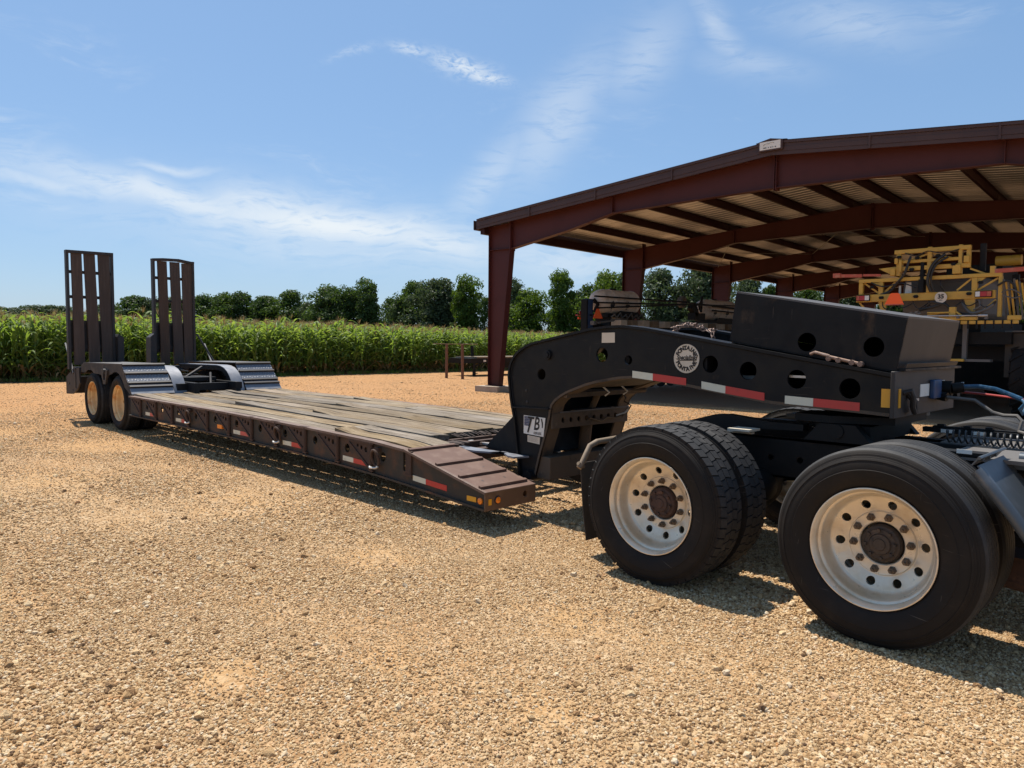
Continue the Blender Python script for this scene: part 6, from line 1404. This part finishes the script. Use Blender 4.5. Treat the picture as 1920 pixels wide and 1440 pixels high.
# ------------------------------------------------------------------ corn
def corn_mesh(seed, h=2.35):
    r = random.Random(seed); lf = MB(); 
    def leaf(z, az, ln, lift, droop, wd):
        n = 7; vs = []; x = y = 0; ang = lift; px, pz = 0, z; tw = r.uniform(-.5, .5)
        for i in range(n+1):
            t = i/n; wv = wd*(math.sin(PI*min(1, .18+t*.82))**.7)*(1-t**3*.9)
            cx, cz = px, pz
            ca, sa = math.cos(az), math.sin(az); tl = tw*t
            ex, ey, ez = -sa*math.cos(tl), ca*math.cos(tl), math.sin(tl)
            wav = .012*math.sin(t*9+az)
            vs += [(cx*ca-ex*wv, cx*sa-ey*wv, cz-ez*wv+wav+wv*.3), (cx*ca, cx*sa, cz), (cx*ca+ex*wv, cx*sa+ey*wv, cz+ez*wv-wav+wv*.3)]
            st = ln/n; px += math.cos(ang)*st; pz += math.sin(ang)*st; ang -= droop*(.3+1.4*t)/n
        fs = []
        for i in range(n):
            o = i*3; fs += [(o, o+1, o+4, o+3), (o+1, o+2, o+5, o+4)]
        return vs, fs
    az = r.uniform(0, 6.28); nl = r.randint(12, 15); G = MB(); Dm = MB()
    for i in range(nl):
        t = i/(nl-1); z = .18+t*(h*.86-.18)
        ln = (.55+.55*math.sin(PI*min(1, .15+t*.8)))*r.uniform(.85, 1.15)
        v, f = leaf(z, az+r.uniform(-.35, .35), ln, r.uniform(.55, 1.15), r.uniform(1.3, 3.0)+(.3 if t < .5 else 0), r.uniform(.042, .058))
        (Dm if (t < .12 and r.random() < .7) else G).add(v, f); az += PI+r.uniform(-.25, .25)
    S = MB(); S.tube([(0, 0, 0), (.01, 0, h*.5), (.0, .015, h*.93)], [.016, .013, .006], 5)
    if r.random() < .75: S.tube([(.01, .01, h*.42), (.05, .03, h*.46), (.085, .05, h*.54)], [.022, .03, .008], 6)
    Ts = MB()
    for i in range(9):
        a = r.uniform(0, 6.28); l = r.uniform(.16, .30); sp_ = 0 if i == 0 else r.uniform(.25, .8); z0 = h*.92
        d = Vector((math.cos(a)*sp_, math.sin(a)*sp_, 1)).normalized()
        p0 = Vector((0, .015, z0)); p1 = p0+d*l*.6; p2 = p0+d*l+Vector((d.x*.05, d.y*.05, -.01)); s = Vector((-math.sin(a), math.cos(a), 0))*.006
        Ts.add([p0-s, p0+s, p1+s*1.2, p1-s*1.2, p2+s*.4, p2-s*.4], [(0, 1, 2, 3), (3, 2, 4, 5)])
    me = bpy.data.meshes.new('corn_plant'); vs, fs, mi = [], [], []
    for k, m in enumerate((G, S, Ts, Dm)):
        o = len(vs); vs += m.v; fs += [tuple(i+o for i in f) for f in m.f]; mi += [k]*len(m.f)
    me.from_pydata(vs, [], fs)
    for n in ('corn_leaf', 'corn_stalk', 'corn_tassel', 'corn_dry_leaf'): me.materials.append(MATS[n])
    me.polygons.foreach_set('material_index', mi); me.polygons.foreach_set('use_smooth', [True]*len(fs)); return me
CORN = [corn_mesh(100+k, 2.30+.03*(k % 4)) for k in range(10)]
xedge = lambda y: float(np.interp(y, [-40, 5.6, 7.4, 15.6, 25, 45, 90], [-30.6, -30.5, -30.15, -29.3, -29.0, -29.2, -29.2]))
hsc = lambda y: float(np.interp(y, [0, 10, 20, 30, 50], [1.02, 1.02, .985, .91, .88]))
cp, crr, cs, ci_ = [], [], [], []
for row in range(32):
    for k in range(int(130/.185)):
        y = -40+k*.185+rng.normal(0, .025); x = xedge(y)-.25-row*.62+rng.normal(0, .05)
        s = hsc(y)*rng.normal(1, .045)*(.93 if row == 0 else 1); rz_ = rng.random()*6.28; id_ = int(rng.integers(0, 10))
        if row < 2 and 5.4 < y < 33.0:
            o = bpy.data.objects.new('corn_plant', CORN[id_]); COL.objects.link(o); o.location = (x, y, 0); o.rotation_euler = (rng.normal(0, .05), rng.normal(0, .05), rz_); o.scale = (s, s, s)
            tag(o, 'tall green corn plant in the front rows of the field', 'corn plant', 'corn plants along the front edge of the field')
        elif row < 6 or (k % 2 == 0):
            cp.append((x, y, 0)); crr.append((rng.normal(0, .05), rng.normal(0, .05), rz_)); cs.append(s); ci_.append(id_)
o = scatter_gn('corn_field', cp, crr, cs, ci_, [bpy.data.objects.new('corn_shape_%d' % i, m) for i, m in enumerate(CORN)])
tag(o, 'dense green corn field with tan tassels behind the yard', kind='stuff')
# weeds and dead leaves at the foot of the corn
def weed_mesh(k):
    r = random.Random(900+k); mb = MB()
    for i in range(16):
        a = r.uniform(0, 6.28); l = r.uniform(.08, .26); sp_ = r.uniform(.2, 1.1); p = Vector((r.uniform(-.08, .08), r.uniform(-.08, .08), 0)); d = Vector((math.cos(a)*sp_, math.sin(a)*sp_, 1)).normalized(); s = Vector((-math.sin(a), math.cos(a), 0))*.008
        mb.add([p-s, p+s, p+d*l*.6+s*.8, p+d*l*.6-s*.8, p+d*l+Vector((d.x, d.y, -.3))*.06], [(0, 1, 2, 3), (3, 2, 4)])
    return mesh_of('weed', mb, 'corn_leaf' if k % 3 else 'corn_dry_leaf', smooth=False)
n = 2600; wy = rng.uniform(-10, 60, n); wx = np.array([xedge(v) for v in wy])+rng.normal(-.12, .16, n)
o = scatter_gn('weeds', np.stack([wx, wy, 0*wy], 1), np.stack([0*wy, 0*wy, rng.random(n)*6.28], 1), rng.uniform(.5, 1.2, n), rng.integers(0, 5, n), [bpy.data.objects.new('weed_shape_%d' % k, weed_mesh(k)) for k in range(5)])
tag(o, 'low weeds and dry leaves along the foot of the corn', kind='stuff')

# ------------------------------------------------------------------ trees beyond the field
def tree_meshes(seed, kind):
    """unit tree, height 1, crown radius about .36"""
    r = random.Random(seed); g = np.random.default_rng(seed)
    tb = MB(); th = .42
    tb.tube([(0, 0, -.02), (.004, .002, .12), (.012, -.006, .28), (.0, .01, .5), (.01, .0, .72)], [.030, .024, .020, .013, .005], 7)
    lobes = [(Vector((.16*math.cos(a), .16*math.sin(a), .13)), .14) for a in (0, 2.1, 4.2)]
    nl = {'round': 34, 'tall': 28, 'wide': 38, 'loose': 22}[kind]
    for i in range(nl):
        t = (i+.5)/nl; z = .16+.74*t
        prof = {'round': math.sin(PI*min(1, .10+t*.86))**.7, 'tall': .72*math.sin(PI*min(1, .14+t*.80))**.8, 'wide': 1.12*math.sin(PI*min(1, .16+t*.78))**.6, 'loose': .85*math.sin(PI*min(1, .12+t*.82))**.9}[kind]
        a = i*2.399+r.uniform(-.5, .5); d = prof*.30*r.uniform(.12, 1.08); s = r.uniform(.065, .16)*(.8+.3*prof)
        lobes.append((Vector((d*math.cos(a), d*math.sin(a), z)), s))
        if i % 2 == 0:
            b = Vector((.008, 0, max(.12, z-.22))); tb.tube([b, b.lerp(lobes[-1][0], .55)+Vector((0, 0, .02)), lobes[-1][0]], [.010, .007, .003], 5)
    vs, fs = [], []
    per = 300 if kind != 'loose' else 220
    for c, s in lobes:
        for k in range(per):
            d = Vector(g.normal(0, 1, 3)); d.normalize()
            if d.z < -.35 and r.random() < .6: d.z = -d.z*.5; d.normalize()
            rad = s*(1.0-.55*r.random()**2.2)*(1+.35*mnoise.noise(d*2.3+c*9))
            p = c+Vector((d.x*rad*1.12, d.y*rad*1.12, d.z*rad*.86))
            nrm = (d+Vector(g.normal(0, .55, 3))); nrm.normalize(); u = nrm.orthogonal().normalized(); v = nrm.cross(u); rt = r.uniform(0, 6.28)
            u, v = u*math.cos(rt)+v*math.sin(rt), v*math.cos(rt)-u*math.sin(rt); q = r.uniform(.012, .024)
            o = len(vs); vs += [tuple(p-u*q), tuple(p+v*q*.55), tuple(p+u*q), tuple(p-v*q*.55)]; fs.append((o, o+1, o+2, o+3))
    cm_ = bpy.data.meshes.new('crown'); cm_.from_pydata(vs, [], fs)
    return mesh_of('trunk', tb, 'trunk_bark'), cm_
TREES = {}
for kind, seeds in (('round', (1, 2, 3)), ('tall', (4, 5)), ('wide', (6, 7)), ('loose', (8, 9))):
    for s in seeds:
        tm, cm0 = tree_meshes(s, kind)
        for mt in ('leaf_dark', 'leaf_mid', 'leaf_bright', 'leaf_grey'):
            c2 = cm0.copy(); c2.materials.append(MATS[mt]); TREES[(kind, s, mt)] = (tm, c2)
# azimuth from the camera (deg clockwise from +Y), distance, height, width, kind, leaf, label
TL = TREE_LIST
for az, dist, ht, wd, kind, mt, label in TL:
    sds = [k for k in TREES if k[0] == kind and k[2] == mt]; tm, cmesh = TREES[sds[int(rng.integers(0, len(sds)))]]
    e = thing('tree', (dist*math.sin(R_(az)), dist*math.cos(R_(az)), -.3), label, 'tree', 'trees in the line beyond the corn field')
    rzz = rng.random()*6.28; e.rotation_euler = (0, 0, rzz)
    rx = wd/2/.31
    for nm, me in (('trunk', tm), ('crown', cmesh)):
        c = share(nm, me, e); c.scale = (rx, rx, ht*1.06)
for i in range(44):
    az = -84+i*2.0+rng.uniform(-.7, .7); dist = float(np.interp(az, [-85, -72, -60, -45, -30, -10], [285, 225, 172, 128, 108, 100]))+rng.uniform(8, 20)
    kind = ('round', 'wide', 'wide', 'tall', 'round')[i % 5]; mt = ('leaf_dark', 'leaf_mid', 'leaf_grey', 'leaf_mid')[int(rng.integers(0, 4))]
    sds = [k for k in TREES if k[0] == kind and k[2] == mt]; tm, cmesh = TREES[sds[int(rng.integers(0, len(sds)))]]
    e = thing('tree', (dist*math.sin(R_(az)), dist*math.cos(R_(az)), -.3), 'tree in the rear row filling the gaps of the far treeline', 'tree', 'rear row of the far treeline')
    e.rotation_euler = (0, 0, rng.random()*6.28); hh = float(np.interp(az, [-85, -72, -45, -10], [11.4, 12.2, 10.8, 10.8]))*rng.uniform(.78, 1.08)
    for nm, me in (('trunk', tm), ('crown', cmesh)):
        c = share(nm, me, e); c.scale = (hh*.62, hh*.62, hh)
# low scrub under the trees reads as one dark mass
sp_, sr, ss, si = [], [], [], []
SCR = []
for k in range(4):
    g = np.random.default_rng(50+k); vs, fs = [], []
    for i in range(420):
        d = g.normal(0, 1, 3); d /= np.linalg.norm(d); d[2] = abs(d[2]); rad = 1-.5*g.random()**2; p = Vector(d*rad); p.z *= .8
        u = Vector(g.normal(0, 1, 3)).normalized(); v = u.orthogonal().normalized(); q = g.uniform(.05, .10); o = len(vs)
        vs += [tuple(p-u*q), tuple(p+v*q*.6), tuple(p+u*q), tuple(p-v*q*.6)]; fs.append((o, o+1, o+2, o+3))
    me = bpy.data.meshes.new('scrub'); me.from_pydata(vs, [], fs); me.materials.append(MATS['leaf_dark' if k < 2 else 'leaf_grey' if k == 2 else 'leaf_mid']); SCR.append(bpy.data.objects.new('scrub_shape_%d' % k, me))
for i in range(1500):
    az = -45.2+rng.uniform(-40, 42); dist = float(np.interp(az, [-85, -72, -60, -45, -30, -10], [285, 225, 172, 128, 108, 100]))+rng.uniform(-4, 14)
    sp_.append((dist*math.sin(R_(az)), dist*math.cos(R_(az)), -.2)); sr.append((0, 0, rng.random()*6.28)); ss.append(rng.uniform(1.8, 4.4)*dist/140); si.append(int(rng.integers(0, 4)))
o = scatter_gn('undergrowth', sp_, sr, ss, si, SCR)
tag(o, 'dark scrub filling the foot of the far treeline', kind='stuff')
